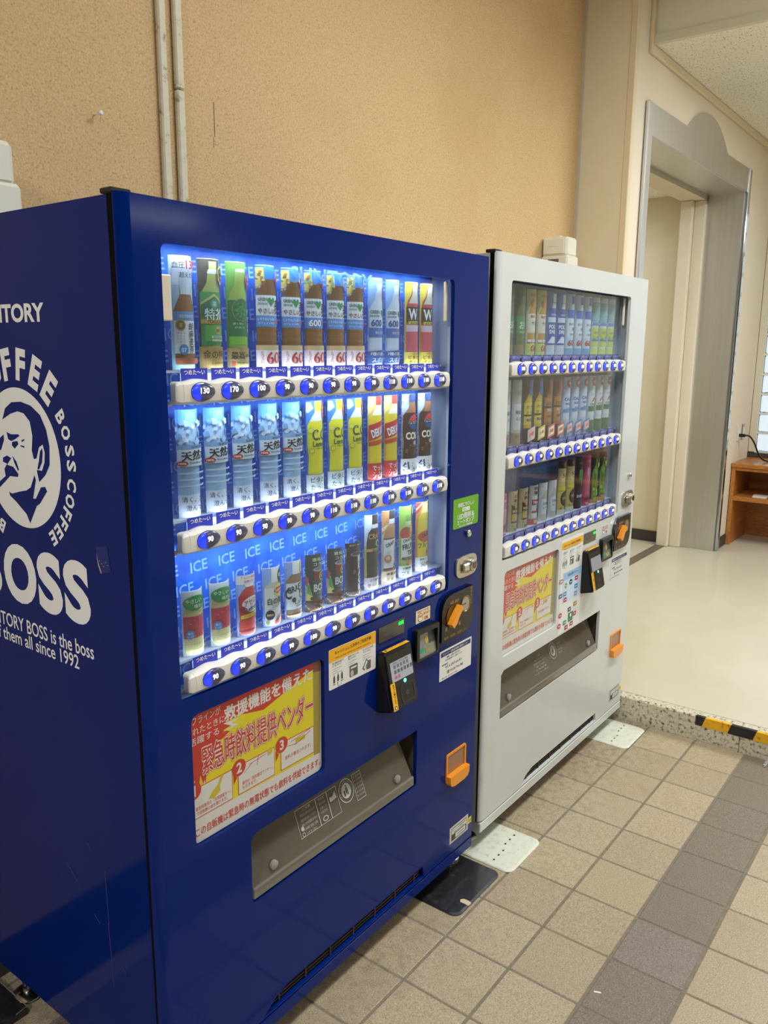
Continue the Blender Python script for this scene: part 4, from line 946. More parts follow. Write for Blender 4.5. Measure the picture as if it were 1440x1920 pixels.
def d_toku(A):
    A.rect(-37, 37, 0, 200, (64, 54, 44)); A.prof(at(bottle(200, 27, .86), 6), (168, 176, 92)); A.rect(-9, 9, 176, 196, (196, 196, 120)); A.prof([(174, 12), (176, 12.5), (182, 10)], (226, 228, 214))
    A.prof([(45, 26.5), (140, 26.5), (142, 25)], (60, 150, 84)); A.poly([(-26, 118), (-26, 96), (26, 96), (26, 118), (0, 136)], (34, 120, 74)); A.poly([(-26, 118), (0, 134), (26, 118), (26, 122), (0, 139), (-26, 122)], (196, 188, 110))
    A.ell(0, 120, 8, 9, (60, 160, 130)); A.t('茶', 0, 120, 9, Wt, 9); A.t('特茶', 1, 101, 22, Wt, 40, 0.03); A.rect(-26, 26, 84, 92, (206, 170, 80)); A.t('TOKUCHA', 2, 88, 6.5, (92, 70, 30), 34)
    A.rect(-20, 26, 52, 82, (92, 172, 70)); A.ell(6, 72, 7, 8, (206, 176, 90), 6); A.t('脂肪', 6, 72, 6, (92, 70, 30), 9); A.rect(-8, 22, 58, 62, Wt); A.t('特定保健用食品', 7, 60, 3, K, 26); A.t('体脂肪を減らす', 7, 54, 4.4, Wt, 30)
    A.rect(-37, 37, 0, 42, (158, 132, 76)); A.t('金の特茶', 4, 28, 16, (60, 48, 28), 56, 0.01); A.t('こだわりの味わい', 8, 12, 4, (80, 64, 40), 36)
    A.poly([(16, 190), (8, 184), (8, 164), (16, 154), (24, 164), (24, 184)], (226, 214, 170)); A.poly([(16, 187), (10, 182), (10, 166), (16, 158), (22, 166), (22, 182)], (86, 74, 50)); A.t('史上', 16, 178, 5, (214, 190, 120), 9); A.t('最高', 16, 168, 5, (214, 190, 120), 9)
def d_iemon(A):
    A.rect(-37, 37, 0, 200, (108, 168, 70)); A.rect(-37, 37, 50, 110, (92, 156, 64)); A.prof(at(bottle(200, 27, .9), 6), (164, 186, 84)); A.rect(-9, 9, 186, 196, (120, 178, 84)); A.prof([(182, 11), (184, 12), (188, 10)], (220, 230, 210))
    A.prof([(60, 26.5), (128, 27), (130, 25)], (42, 122, 66)); A.prof([(46, 26.5), (62, 26.5)], (130, 190, 60)); A.ell(0, 112, 20, 22, (150, 146, 84), 24); A.ell(0, 112, 18.4, 20.5, (42, 122, 66), 24)
    A.t('茶', -2, 112, 27, (84, 160, 84), 26, 0.03); A.vt('伊右衛門', 19, 108, 11, (220, 230, 214), 12.5); A.t('濃く深い', -8, 86, 4, (210, 226, 200), 22); A.t('かおり', -6, 79, 4, (210, 226, 200), 20)
    A.rect(-37, 37, 0, 40, (176, 152, 92)); A.t('最高', -10, 26, 14, (40, 34, 24), 26, 0.03); A.t('品質のお茶', 16, 26, 6, (60, 48, 30), 22); A.rect(-22, -16, 6, 15, (176, 70, 50)); A.t('茶葉を贅沢に使いました', 6, 12, 3.5, (60, 48, 30), 40)
    A.ell(22, 166, 11, 17, (190, 54, 62)); A.t('濃く', 22, 171, 6, Wt, 10); A.t('やわらか', 22, 162, 5, Wt, 15)
def d_mugi(A, v2=False):
    A.rect(-37, 37, 0, 200, (48, 124, 226)); A.poly([(-36, 196), (-14, 196), (-12, 170), (-34, 150)], (206, 186, 96)); 
    rg = random.Random(3)
    for k in range(14): A.ell(-33+rg.random()*20, 152+rg.random()*42, 3.6, 2.2, ((146, 92, 34), (226, 206, 120), (176, 120, 50))[k % 3], 7)
    A.prof([(38, 29), (120, 29), (142, 28.5), (160, 20), (170, 14)], (160, 108, 46)); A.prof([(146, 28), (160, 20), (174, 11)], (140, 90, 48)); 
    A.prof([(82, 29.5), (143, 29.5)], (222, 230, 240)); A.prof([(82, 29.6), (104, 29.6)], (88, 146, 220))
    A.t('GREEN', -17, 135, 6.5, (70, 110, 90), 17); A.t('DA·KA·RA', -17, 127, 4.5, (70, 110, 90), 17); A.poly([(0, 122), (8, 132), (7, 138), (3, 139), (0, 135), (-3, 139), (-7, 138), (-8, 132)], (44, 142, 84))
    A.t('やさしい', -9, 113, 10, (112, 52, 40), 34, 0.03); A.t('麦茶', 23, 121, 30, (74, 40, 30), 30, 0.02)
    if v2: A.t('600', -8, 93, 14, Wt, 27, 0.03); A.t('増量', 17, 93, 9, (206, 74, 50), 14)
    else: A.t('ミネラルいっぱい', -10, 97, 6, Wt, 34); A.t('カフェインゼロ', -10, 89, 4.5, Wt, 32); A.t('増量', 13, 92, 7, (206, 74, 50), 12, 0.02, 0.2); A.t('600', 27, 93, 12, Wt, 14)
    for v in (52, 64, 76): A.rect(-28, 28, v, v+1.2, (136, 88, 34))
    A.poly([(8, 172), (18, 190), (36, 180), (36, 160), (20, 162)], (186, 58, 48)); A.t('香ばしい', 24, 173, 6, Wt, 20)
    A.rect(-37, 37, 0, 38, (228, 226, 234)); A.rect(-37, 37, 36, 46, (206, 178, 142)); A.t('600', 10, 21, 24, (198, 52, 48), 46, 0.02); A.vt('たっぷり', -20, 31, 5.5, (198, 70, 60), 6.5)
def d_sports(A):
    A.rect(-37, 37, 0, 200, (150, 190, 232)); A.rect(-37, 37, 0, 70, (190, 212, 236)); A.prof(at(bottle(190, 27, .86), 8), (206, 216, 232)); A.rect(-9, 9, 168, 188, (226, 232, 244))
    A.prof([(66, 27.5), (132, 28)], (214, 224, 238)); A.prof([(66, 27.6), (88, 27.6)], (70, 116, 190)); A.t('GREEN', -13, 124, 8, (50, 84, 76), 24); A.t('DA·KA·RA', -13, 115, 5, (50, 84, 76), 24); A.poly([(12, 112), (20, 121), (19, 128), (15, 129), (12, 125), (9, 129), (5, 128), (4, 121)], (44, 142, 84))
    A.t('600', -8, 99, 16, (60, 92, 160), 30, 0.03); A.t('純水 仕立て', 2, 77, 7, Wt, 30); A.ell(22, 166, 11, 19, (176, 60, 80)); A.t('62', 22, 165, 12, Wt, 14)
    A.poly([(-37, 4), (37, 10), (37, 40), (-37, 32)], (40, 84, 158)); A.t('7種の素材', -2, 28, 8, Wt, 44); A.t('スポドリ', 2, 14, 11, Wt, 44, 0.03)
def d_vita(A):
    A.rect(-37, 37, 0, 200, (232, 208, 64)); A.prof(at(bottle(186, 26, .86), 30), (206, 74, 82)); A.prof([(150, 20), (170, 11), (188, 10), (196, 10)], (226, 218, 196))
    A.prof([(104, 26), (142, 26)], (60, 40, 44)); A.t('W', -6, 124, 27, Wt, 30, 0.03); A.t('ビタミン', 22, 124, 8, Wt, 20); A.rect(-20, 24, 100, 107, (228, 206, 60)); A.t('BODY MAINTE', 2, 103, 4, K, 34); A.rect(-26, 26, 82, 98, (226, 196, 208)); A.prof([(30, 26), (82, 26)], (214, 84, 104))
    A.ell(24, 182, 10, 14, (50, 46, 50)); A.t('新', 24, 182, 12, Wt, 12); A.rect(-37, 37, 0, 32, (240, 222, 84)); A.t('1日分の', 2, 28, 6, R_, 24); A.t('ビタミン', 2, 19, 9, R_, 44, 0.03); A.t('チャージ', 2, 7, 8, (60, 120, 60), 40, 0.03)
def d_water(A):
    A.rect(-37, 37, 0, 203, (150, 190, 232)); A.rect(-37, 37, 150, 203, (84, 150, 224)); A.rect(-37, 37, 0, 44, (214, 220, 232)); A.prof([(44, 27), (160, 28), (172, 22), (180, 12), (200, 11)], (164, 198, 230)); A.rect(-11, 11, 178, 200, (120, 168, 220))
    rg = random.Random(5)
    for k in range(26):
        u, v, q = -30+rg.random()*58, 140+rg.random()*40, 4+rg.random()*5; a = rg.random()*3
        A.poly([(u+q*math.cos(a+j*1.57), v+q*math.sin(a+j*1.57)) for j in range(4)], ((176, 200, 226), (112, 154, 202), (152, 186, 220), (198, 214, 232))[k % 4])
    A.prof([(98, 28), (136, 28)], (196, 210, 226)); A.rect(-28, 28, 130, 138, (120, 156, 200)); A.t('SUNTORY', 8, 134, 4, (50, 70, 110), 26); A.t('天然水', 5, 119, 18, (24, 26, 34), 52, 0.04, 0.05); A.ell(-20, 104, 9, 5, (176, 54, 44)); A.t('100%', -20, 104, 4, Wt, 12); A.t('Natural Mineral Water', 8, 105, 4, (66, 90, 140), 34)
    for v in (60, 72, 84): A.rect(-27, 27, v, v+3, (186, 206, 230))
    A.t('清く、冷たく', 4, 36, 10.5, (56, 60, 80), 54); A.t('澄んでいる', 6, 20, 10.5, (56, 60, 80), 46)
def d_lemon(A):
    A.rect(-37, 37, 0, 203, (62, 128, 206)); A.poly([(-36, 200), (-20, 200), (-14, 186), (-26, 176), (-36, 182)], (206, 220, 240)); A.prof([(40, 27), (80, 25), (105, 28), (150, 27), (166, 18), (176, 11), (182, 10)], (238, 224, 36)); A.prof([(158, 23), (168, 17), (178, 10.5), (184, 10)], (232, 232, 224)); A.rect(-11, 11, 180, 202, (244, 226, 40))
    A.t('C.C.', 4, 128, 24, (24, 92, 60), 42, 0.03); A.t('Lemon', 4, 108, 12, (24, 92, 60), 40, 0.02); A.ell(-20, 138, 6, 6, (214, 200, 50)); A.ell(-20, 138, 4.8, 4.8, (242, 232, 90)); A.ell(-18, 93, 6, 6, (190, 174, 40)); A.ell(-18, 93, 4.6, 4.6, (238, 226, 70)); A.t('70個分のビタミン', 8, 98, 4, (50, 100, 40), 34)
    A.ell(20, 180, 12, 19, (196, 44, 50)); A.t('レモン', 20, 187, 6, Wt, 17); A.t('50個分', 20, 178, 6, Wt, 18); A.t('ビタミン', 20, 170, 5, Wt, 17)
    A.rect(-37, 37, 0, 40, (216, 222, 222)); A.t('ビタミン', 2, 29, 12, (34, 92, 60), 46, 0.02); A.t('たっぷり', 2, 12, 12, (34, 92, 60), 46, 0.02)
def d_deka(A):
    A.rect(-37, 37, 0, 203, (228, 196, 92)); A.poly([(-36, 150), (-36, 200), (-10, 200), (-20, 170)], (240, 222, 150)); A.prof([(40, 25), (80, 24), (105, 28), (150, 27), (166, 16), (178, 9), (184, 9)], (240, 208, 30)); A.prof([(158, 20), (170, 13), (180, 9), (184, 9)], (236, 230, 206)); A.rect(-10, 10, 182, 203, (200, 54, 46))
    A.poly([(-28, 96), (28, 112), (28, 150), (-28, 134)], (200, 48, 46)); A.t('DEKAVITA', 8, 121, 20, Wt, 60, 0.04, 0.28); A.poly([(-28, 94), (28, 104), (28, 92), (-28, 84)], (214, 70, 40)); A.t('C', 20, 100, 12, Wt, 12, 0.03)
    A.rect(-37, 37, 0, 42, (204, 42, 36)); A.t('でっかい', 5, 31, 12, Wt, 46, 0.03); A.t('元気', 5, 13, 17, Wt, 44, 0.04)
def d_cola(A):
    A.rect(-37, 37, 0, 203, (198, 208, 222)); rg = random.Random(9)
    for k in range(20):
        u, v, q = -34+rg.random()*18, 60+rg.random()*140, 3+rg.random()*4; A.poly([(u+q*math.cos(j*1.57+k), v+q*math.sin(j*1.57+k)) for j in range(4)], ((226, 232, 240), (150, 166, 186))[k % 2])
    A.prof([(34, 26), (84, 24), (110, 27), (150, 26), (168, 14), (178, 10), (186, 10)], (62, 38, 34)); A.prof([(156, 22), (168, 14), (178, 10), (186, 10)], (150, 104, 74)); A.rect(-11, 11, 183, 203, (44, 64, 120))
    A.ell(5, 132, 20, 21, (28, 54, 116), 24); A.ell(5, 132, 18, 19, Wt, 24); A.poly([(5+18*math.cos(math.radians(q)), 132+19*math.sin(math.radians(q))) for q in range(12, 169, 12)], (206, 50, 56)); A.poly([(5+18*math.cos(math.radians(q)), 132+19*math.sin(math.radians(q))) for q in range(192, 349, 12)], (30, 64, 140)); A.t('PEPSI', 5, 131, 10, K, 34, 0.03)
    A.t('COLA', 3, 98, 19, (236, 228, 222), 46, 0.04); A.t('生', 8, 78, 14, Wt, 14, 0.03, 0.2)
    for k in range(14): A.ell(-20+rg.random()*40, 48+rg.random()*26, 3, 2.2, ((150, 90, 50), (110, 60, 36))[k % 2], 7)
    A.rect(-37, 37, 0, 40, (226, 230, 238)); A.t('生', -14, 22, 20, (40, 58, 120), 24, 0.04, 0.1); A.t('うまい！', 14, 14, 12, (66, 84, 140), 34, 0.02, 0.15)
def d_juice(A):
    A.rect(-37, 37, 0, 130, (206, 216, 216)); A.prof([(4, 26), (8, 27), (88, 27), (104, 20), (112, 12), (122, 12)], (214, 202, 138)); A.rect(-27.5, 27.5, 36, 80, (206, 70, 84)); A.ell(4, 58, 23, 19, (196, 48, 64), 22)
    for q in ((-6, 72), (6, 75), (18, 70), (22, 58), (16, 44), (-14, 66)): A.ell(q[0], q[1], 1.5, 1.5, (226, 120, 130), 6)
    A.ell(-15, 44, 8, 9, (74, 146, 206)); A.t('果汁', -15, 46, 5, Wt, 10); A.t('たっぷり', -15, 40, 3.6, Wt, 12)
    A.ell(-2, 107, 25, 15, (52, 146, 78), 20); A.t('やさしい', -6, 111, 8, (232, 238, 214), 32, 0.03); A.t('味わい', 6, 100, 8, (232, 238, 214), 24, 0.03)
    for v in (14, 24, 88): A.rect(-26, 26, v, v+1.5, (190, 176, 110))
def d_acerola(A):
    A.rect(-37, 37, 0, 132, (150, 180, 226)); A.prof([(3, 26), (30, 26), (34, 24), (84, 26), (98, 18), (104, 11), (110, 11)], (196, 48, 40)); A.rect(-11, 11, 106, 122, (236, 232, 226)); A.rect(-30, 30, 112, 130, (232, 222, 218)); A.t('アセロラ果実の', 0, 126, 5.5, R_, 40); A.t('天然ビタミン', 3, 118, 6, R_, 34, 0.02)
    A.ell(6, 68, 25, 17, (232, 222, 222), 20); A.t('アセロラ', 6, 74, 12, (206, 70, 50), 42, 0.03, 0.2); A.t('Refresh', 6, 60, 10, (60, 96, 60), 40, 0.02, 0.2); A.poly([(-22, 38), (24, 44), (24, 52), (-22, 46)], (240, 196, 40)); A.t('カラダうるおう', 2, 45, 4.5, K, 36, 0.01, 0.1); A.rect(-25, 25, 8, 12, (160, 30, 30)); A.ell(-18, 60, 6, 6, (160, 36, 34))
def d_whitetea(A):
    A.rect(-37, 37, 0, 130, (140, 172, 224)); A.prof([(2, 26), (88, 26), (96, 18), (102, 12), (108, 12)], (206, 196, 182)); A.prof([(4, 26), (86, 26)], (226, 220, 206)); A.rect(-11, 11, 98, 130, (232, 228, 220)); A.ell(15, 110, 10, 17, (44, 38, 40)); A.t('贅沢', 15, 112, 8, Wt, 12)
    A.ell(10, 80, 15, 14, (236, 214, 70)); A.poly([(-6, 78), (0, 86), (26, 88), (26, 78), (4, 72)], (196, 60, 40)); A.t('Lipton', 11, 80, 7, Wt, 24, 0.02, 0.1); A.t('白の贅沢', 5, 57, 15, (54, 44, 44), 50, 0.04); A.t('ミルクティー', 8, 45, 7, (110, 90, 70), 36); A.ell(-15, 27, 10, 11, (40, 36, 40)); A.t('無糖級', -15, 27, 5, (230, 200, 140), 14)
    A.poly([(-6, 4), (-2, 14), (10, 22), (26, 28), (26, 4)], (176, 66, 44)); A.ell(8, 10, 6, 5, (206, 96, 60)); A.ell(-20, 10, 4, 5, (110, 140, 70))
def d_craft(A):
    A.rect(-37, 37, 0, 130, (140, 170, 224)); A.prof([(2, 26), (6, 27), (86, 27), (98, 18), (104, 12), (110, 12)], (150, 116, 84)); A.rect(-12, 12, 102, 130, (236, 232, 226)); A.ell(16, 116, 9, 16, (176, 128, 60)); A.ell(16, 116, 7.5, 14, (226, 204, 160)); A.rect(15, 16.5, 84, 102, (190, 170, 120)); A.rect(-27, 27, 22, 82, (226, 228, 228))
    A.t('CRAFT', -4, 70, 15, K, 42, 0.035, 0.25); A.t('BOSS', 18, 62, 12, K, 26, 0.03, 0.2); A.t('C', -22, 58, 24, K, 14, 0.04); A.ell(14, 54, 9, 11, (150, 110, 50)); A.ell(14, 54, 6.5, 8, (232, 220, 190)); A.ell(14, 57, 3, 3, (70, 50, 30)); A.ell(-10, 44, 5, 6, (56, 50, 50)); A.t('Latte', 8, 40, 10, (90, 70, 50), 32, 0.0, 0.1); A.t('CAFE LATTE', 8, 30, 3.5, K, 26); A.rect(-26, 26, 6, 10, (206, 176, 120))
def d_rainbow(A):
    A.rect(-37, 37, 0, 133, (58, 56, 60)); A.poly([(-36, 26), (-12, 26), (-20, 60), (-30, 90), (-36, 92)], (214, 206, 120)); A.poly([(-36, 70), (-26, 60), (-22, 76), (-36, 96)], (200, 90, 80)); A.poly([(-26, 44), (-16, 36), (-20, 62), (-26, 66)], (90, 160, 90))
    for k, c in enumerate(((116, 70, 40), (46, 70, 76), (58, 82, 130), (52, 88, 74), (126, 60, 46), (150, 44, 40))): A.poly([(-14+k*0.6, 18+k*13), (26, 18+k*13), (26, 31+k*13), (-14+(k+1)*0.6, 31+k*13)], c)
    A.ell(8, 98, 21, 6, (176, 178, 180)); A.ell(8, 99, 17, 4, (128, 130, 134)); A.t('BOSS', 10, 55, 18, (232, 226, 206), 44, 0.03); A.t('レインボーマウンテン', 10, 42, 4, Wt, 34); A.ell(12, 80, 9, 11, (214, 190, 80)); A.ell(12, 80, 6, 8, (96, 70, 30)); A.ell(11, 81, 2.8, 4, (214, 190, 80))
    rg = random.Random(2); A.rect(-37, 37, 0, 22, (84, 54, 34))
    for k in range(40): A.ell(-35+rg.random()*68, 2+rg.random()*19, 2.6, 1.9, ((120, 76, 46), (60, 36, 24), (160, 110, 76))[k % 3], 7)
    A.ell(-18, 34, 3.2, 4, (80, 50, 30)); A.t('進化した', 0, 124, 8, (206, 226, 190), 34, 0.02); A.t('コク深さ', 2, 113, 8, (206, 226, 190), 34, 0.02); A.ell(24, 112, 6, 13, (206, 178, 90)); A.ell(24, 112, 4.6, 11, (90, 70, 40))
def d_black(A):
    A.rect(-37, 37, 0, 133, (58, 54, 54)); A.rect(-37, -26, 0, 124, (84, 78, 76)); A.poly([(-24, 16), (26, 10), (26, 108), (-18, 104)], (32, 30, 32)); A.ell(4, 105, 22, 6, (130, 128, 128)); A.ell(4, 106, 18, 4, (70, 68, 70)); A.vt('BLACK', 12, 92, 17, (216, 216, 214), 17.5, 0.05, 17); A.rect(-37, 37, 124, 133, (40, 34, 32)); A.t('深煎り 極みの黒', 2, 128, 5, (196, 180, 150), 46); A.ell(-8, 62, 4, 6, (120, 86, 56)); A.rect(-37, 37, 0, 14, (70, 54, 44))
    for k in range(16): A.ell(-33+k*4.2, 4+(k % 3)*4, 2.6, 1.9, (104, 78, 60), 7)
def d_craftblack(A):
    A.rect(-37, 37, 0, 190, (206, 212, 216)); A.poly([(-36, 22), (-22, 22), (-16, 60), (-26, 110), (-36, 120)], (206, 196, 96)); A.prof([(30, 24), (120, 25), (146, 20), (156, 12), (162, 11)], (58, 46, 42)); A.prof([(156, 11), (166, 11), (172, 10)], (206, 206, 206)); A.rect(-11, 11, 166, 190, (44, 38, 38)); A.rect(-25, 25, 98, 105, (206, 160, 104)); A.t('BLACK', 4, 101, 5, K, 26, 0.02); A.t('CRAFT', 2, 136, 13, (196, 140, 90), 44, 0.03); A.ell(8, 118, 8, 9, (206, 196, 180)); A.ell(8, 117, 5, 6, (60, 50, 46))
    A.rect(-37, 37, 0, 32, (214, 206, 210)); A.t('より香り高い', 4, 25, 6, (150, 50, 54), 40); A.t('澄みわたる', 2, 11, 10, (150, 50, 54), 50, 0.02)
def d_milktea(A):
    A.rect(-37, 37, 0, 190, (226, 206, 178)); A.poly([(-36, 120), (-36, 188), (-8, 188), (-12, 150)], (206, 140, 80)); A.poly([(-36, 130), (-36, 142), (-10, 158), (-12, 146)], (232, 206, 170)); A.prof([(4, 24), (118, 25), (140, 22), (156, 12), (166, 11)], (190, 140, 100)); A.prof([(156, 12), (166, 11), (172, 11)], (220, 222, 226)); A.rect(-11, 11, 168, 190, (50, 50, 60)); A.rect(-25, 25, 40, 116, (228, 228, 224)); A.rect(-25, 25, 38, 41, (70, 60, 50)); A.rect(-25, 25, 116, 119, (70, 60, 50))
    A.t('CRAFT', -6, 104, 9, K, 30, 0.03, 0.3); A.vt('ミルクティー', 10, 94, 9, (70, 60, 56), 9.4, 0.03); A.ell(-14, 66, 10, 11, (196, 140, 100)); A.ell(-14, 68, 5, 5, (228, 200, 170)); A.ell(-12, 88, 5, 3, (206, 206, 200)); A.ell(21, 106, 5, 7, (150, 120, 50)); A.ell(21, 60, 4, 8, (160, 60, 44)); A.rect(-37, 37, 0, 34, (220, 206, 186)); A.t('茶葉2倍の', 2, 26, 7, (84, 56, 40), 40, 0.02); A.t('ミルク感', 4, 12, 9, (84, 56, 40), 44, 0.02); A.rect(-26, 30, 4, 5, (84, 56, 40))
def d_fruit(A):
    A.rect(-37, 37, 0, 190, (166, 200, 88)); A.prof([(40, 24), (110, 25), (136, 20), (148, 12), (158, 11)], (206, 190, 120)); A.rect(-12, 12, 140, 156, (206, 226, 170)); A.prof([(150, 12), (166, 11)], (140, 180, 80)); A.ell(-12, 118, 15, 18, (200, 72, 64)); A.ell(-6, 130, 8, 4, (70, 130, 60)); A.ell(12, 128, 10, 10, (236, 176, 96)); A.rect(-24, 24, 52, 106, (228, 230, 224)); A.t('CRAFT', -6, 100, 8, K, 28, 0.03, 0.2); A.t('FRUITS', 2, 84, 15, (50, 60, 50), 46, 0.04, 0.12); A.t('TEA', 6, 67, 13, (50, 60, 50), 26, 0.04, 0.12); A.ell(12, 104, 8, 8, (190, 170, 80)); A.ell(12, 104, 5, 5, (96, 90, 50)); A.rect(-22, 22, 48, 55, (60, 60, 58)); A.t('フルーツティー', 2, 51, 4, Wt, 34)
    A.ell(4, 38, 10, 7, (224, 150, 90)); A.rect(-37, 37, 0, 32, (226, 232, 224)); A.t('5種類の', -2, 25, 6, (60, 80, 60), 36); A.t('フルーツ', 2, 11, 10, (60, 80, 60), 48, 0.02); A.ell(22, 176, 11, 14, (226, 228, 222)); A.t('糖類', 22, 180, 6, K, 12); A.t('オフ', 22, 172, 6, K, 12)
def d_gold(A):
    A.rect(-37, 37, 0, 190, (226, 150, 80)); A.poly([(-36, 150), (-36, 188), (-8, 188), (-20, 166)], (204, 76, 56)); A.poly([(-36, 160), (-36, 166), (-14, 188), (-8, 188)], (240, 220, 170)); A.prof([(36, 24), (120, 25), (150, 22), (166, 14), (178, 11)], (236, 206, 70)); A.prof([(160, 18), (172, 12), (184, 11)], (240, 226, 140)); A.ell(2, 96, 26, 16, (206, 90, 60), 20); A.poly([(-24, 70), (24, 84), (24, 58), (-24, 50)], (240, 206, 60)); A.t('CRAFT', 4, 100, 9, (70, 40, 30), 34, 0.03, 0.1); A.t('フルーツ', 2, 74, 13, (70, 50, 30), 50, 0.03, 0.1); A.ell(14, 52, 11, 10, (216, 96, 80)); A.ell(28, 176, 9, 13, (70, 130, 200)); A.t('果実', 27, 176, 7, Wt, 11)
    A.rect(-37, 37, 0, 40, (232, 228, 222)); A.t('果物ふくらむ', 2, 34, 5.5, (90, 60, 40), 40); A.t('元気', 0, 20, 13, (60, 50, 40), 30, 0.03); A.t('チャージ', 2, 7, 7, (60, 50, 40), 36, 0.02); A.ell(22, 14, 6, 10, (200, 70, 64))
# --- the white machine's samples
def simple(A, bg, liquid, lab, labc, texts, cap, foot=None, w_=25, top=.84):
    h = A.h*1000; A.rect(-37, 37, 0, h, bg); A.prof(at(bottle(h*0.97, w_, top), 3), liquid); A.rect(-10, 10, h*top, h*0.97, cap); A.prof([(lab[0], w_+.4), (lab[1], w_+.4)], labc)
    if foot: A.rect(-37, 37, 0, foot[0], foot[1])
    for q in texts: A.t(*q)
def w_tea(A):
    simple(A, (58, 88, 62), (96, 112, 60), (66, 118), (70, 150, 84), [('お茶', 4, 92, 24, (226, 236, 220), 40, 0.03), ('おいしい緑茶', 4, 72, 6, Wt, 36), ('旨み', 4, 170, 14, (120, 190, 130), 26)], (50, 110, 70), (34, (150, 128, 84)))
def w_juroku(A):
    simple(A, (226, 214, 150), (206, 150, 60), (70, 128), (232, 222, 196), [('十六茶', 8, 100, 14, K, 40, 0.03), ('健康', -8, 120, 8, R_, 18), ('60', 4, 24, 22, R_, 34, 0.04), ('カフェインゼロ', 4, 184, 8, K, 46)], (224, 170, 60), (38, (206, 214, 110))); A.ell(2, 160, 20, 12, (220, 150, 60)); A.rect(-24, 24, 42, 50, Wt); A.t('すっきり', 2, 46, 5, K, 28)
def w_pocari(A):
    simple(A, (90, 130, 200), (214, 222, 232), (30, 150), (42, 76, 168), [('POCARI', 2, 92, 13, Wt, 48, 0.04), ('SWEAT', 2, 76, 13, Wt, 46, 0.04), ('ION SUPPLY', 2, 130, 6, Wt, 36)], (226, 232, 240)); A.poly([(-26, 40), (-10, 62), (10, 58), (26, 66), (26, 40)], (222, 228, 236)); A.rect(-26, 26, 106, 122, (214, 222, 236)); A.rect(-37, 37, 0, 34, (206, 212, 220))
def w_water(A):
    simple(A, (196, 212, 226), (206, 222, 234), (60, 140), (226, 232, 236), [('おいしい', 2, 104, 9, (40, 80, 160), 40), ('水', 2, 88, 14, (40, 80, 160), 16, 0.03), ('600', 2, 42, 20, R_, 46, 0.03), ('天然水', 2, 70, 8, (60, 90, 150), 30)], (40, 96, 190), (24, (120, 170, 206))); A.rect(-25, 25, 124, 150, (44, 104, 190))
def w_lemonwater(A):
    simple(A, (196, 214, 216), (214, 224, 220), (30, 96), (206, 214, 70), [('はちみつ', 2, 80, 9, (40, 90, 150), 40, 0.02), ('レモン', 2, 62, 12, (40, 110, 160), 42, 0.03)], (206, 214, 220), (24, (216, 224, 120))); A.rect(-25, 25, 50, 56, (50, 130, 190)); A.ell(8, 38, 8, 9, (240, 240, 230)); A.rect(-37, 37, 120, 184, (126, 184, 190)); A.rect(-26, 26, 106, 116, (90, 150, 206))
def w_hoji(A):
    simple(A, (212, 206, 200), (206, 190, 170), (50, 130), (226, 222, 214), [('和紅茶', 0, 104, 12, K, 36, 0.02), ('ミルク', 2, 84, 10, (150, 80, 60), 34), ('香るひととき', 2, 30, 6, (110, 80, 60), 36)], (226, 224, 218), (40, (176, 146, 116)))
def w_yellow(A):
    simple(A, (120, 96, 60), (222, 180, 60), (60, 130), (236, 206, 70), [('カフェ', 2, 116, 10, (60, 60, 120), 40, 0.03), ('ゴールド', 2, 100, 9, K, 42, 0.02), ('BLEND', 2, 76, 8, (40, 60, 130), 36, 0.03)], (70, 130, 206), (50, (60, 50, 44))); A.ell(4, 170, 16, 20, (70, 130, 206)); A.rect(-25, 25, 88, 93, K)
def w_brown(A):
    simple(A, (110, 70, 46), (176, 110, 54), (60, 140), (200, 130, 60), [('COFFEE', 2, 120, 10, (70, 40, 26), 44, 0.03), ('香ばし', 2, 100, 9, Wt, 36), ('深煎り', 2, 78, 9, (60, 30, 20), 34)], (196, 76, 60), (50, (66, 58, 56))); A.rect(-25, 25, 106, 112, (70, 40, 26)); A.ell(4, 172, 16, 18, (200, 84, 66))
def w_calpis(A):
    simple(A, (176, 202, 228), (224, 230, 238), (80, 160), (206, 222, 240), [('CALPIS', 2, 128, 11, (40, 70, 150), 46, 0.04), ('WATER', 2, 112, 9, (50, 80, 160), 40, 0.03), ('乳酸菌', 2, 96, 8, (50, 100, 180), 30)], (226, 228, 232), (60, (206, 214, 220))); A.rect(-25, 25, 84, 94, (90, 150, 210)); A.ell(2, 182, 16, 16, (200, 60, 66)); A.t('増量', 2, 182, 10, Wt, 20)
def w_cider(A):
    simple(A, (196, 210, 204), (214, 226, 222), (60, 150), (226, 232, 228), [('三ツ矢', 2, 136, 8, (40, 90, 60), 36), ('CIDER', 2, 100, 8, (40, 110, 70), 42, 0.03)], (60, 120, 66), (44, (36, 106, 62))); A.poly([(-14, 108), (0, 128), (14, 108), (4, 112), (0, 120), (-4, 112)], R_); A.rect(-25, 25, 76, 94, (36, 110, 66)); A.ell(2, 182, 14, 17, (196, 52, 56)); A.t('強炭酸', 2, 182, 7, Wt, 22)
def w_gold(A):
    h = A.h*1000; A.rect(-37, 37, 0, h, (206, 180, 134)); A.rect(-19, 21, 28, 88, (64, 44, 30)); A.rect(-17, 19, 34, 58, (206, 166, 70)); A.ell(1, 88, 20, 5, (176, 160, 120)); A.t('WONDA', 2, 66, 10, (240, 220, 150), 36, 0.03); A.ell(1, 80, 8, 6, (220, 170, 70)); A.t('上質', 2, 116, 11, (70, 44, 26), 30, 0.02); A.t('香る', 2, 101, 10, (70, 44, 26), 28, 0.02); A.t('プレミアム', 2, 20, 7, K, 40); A.t('微糖', 2, 9, 8, K, 24)
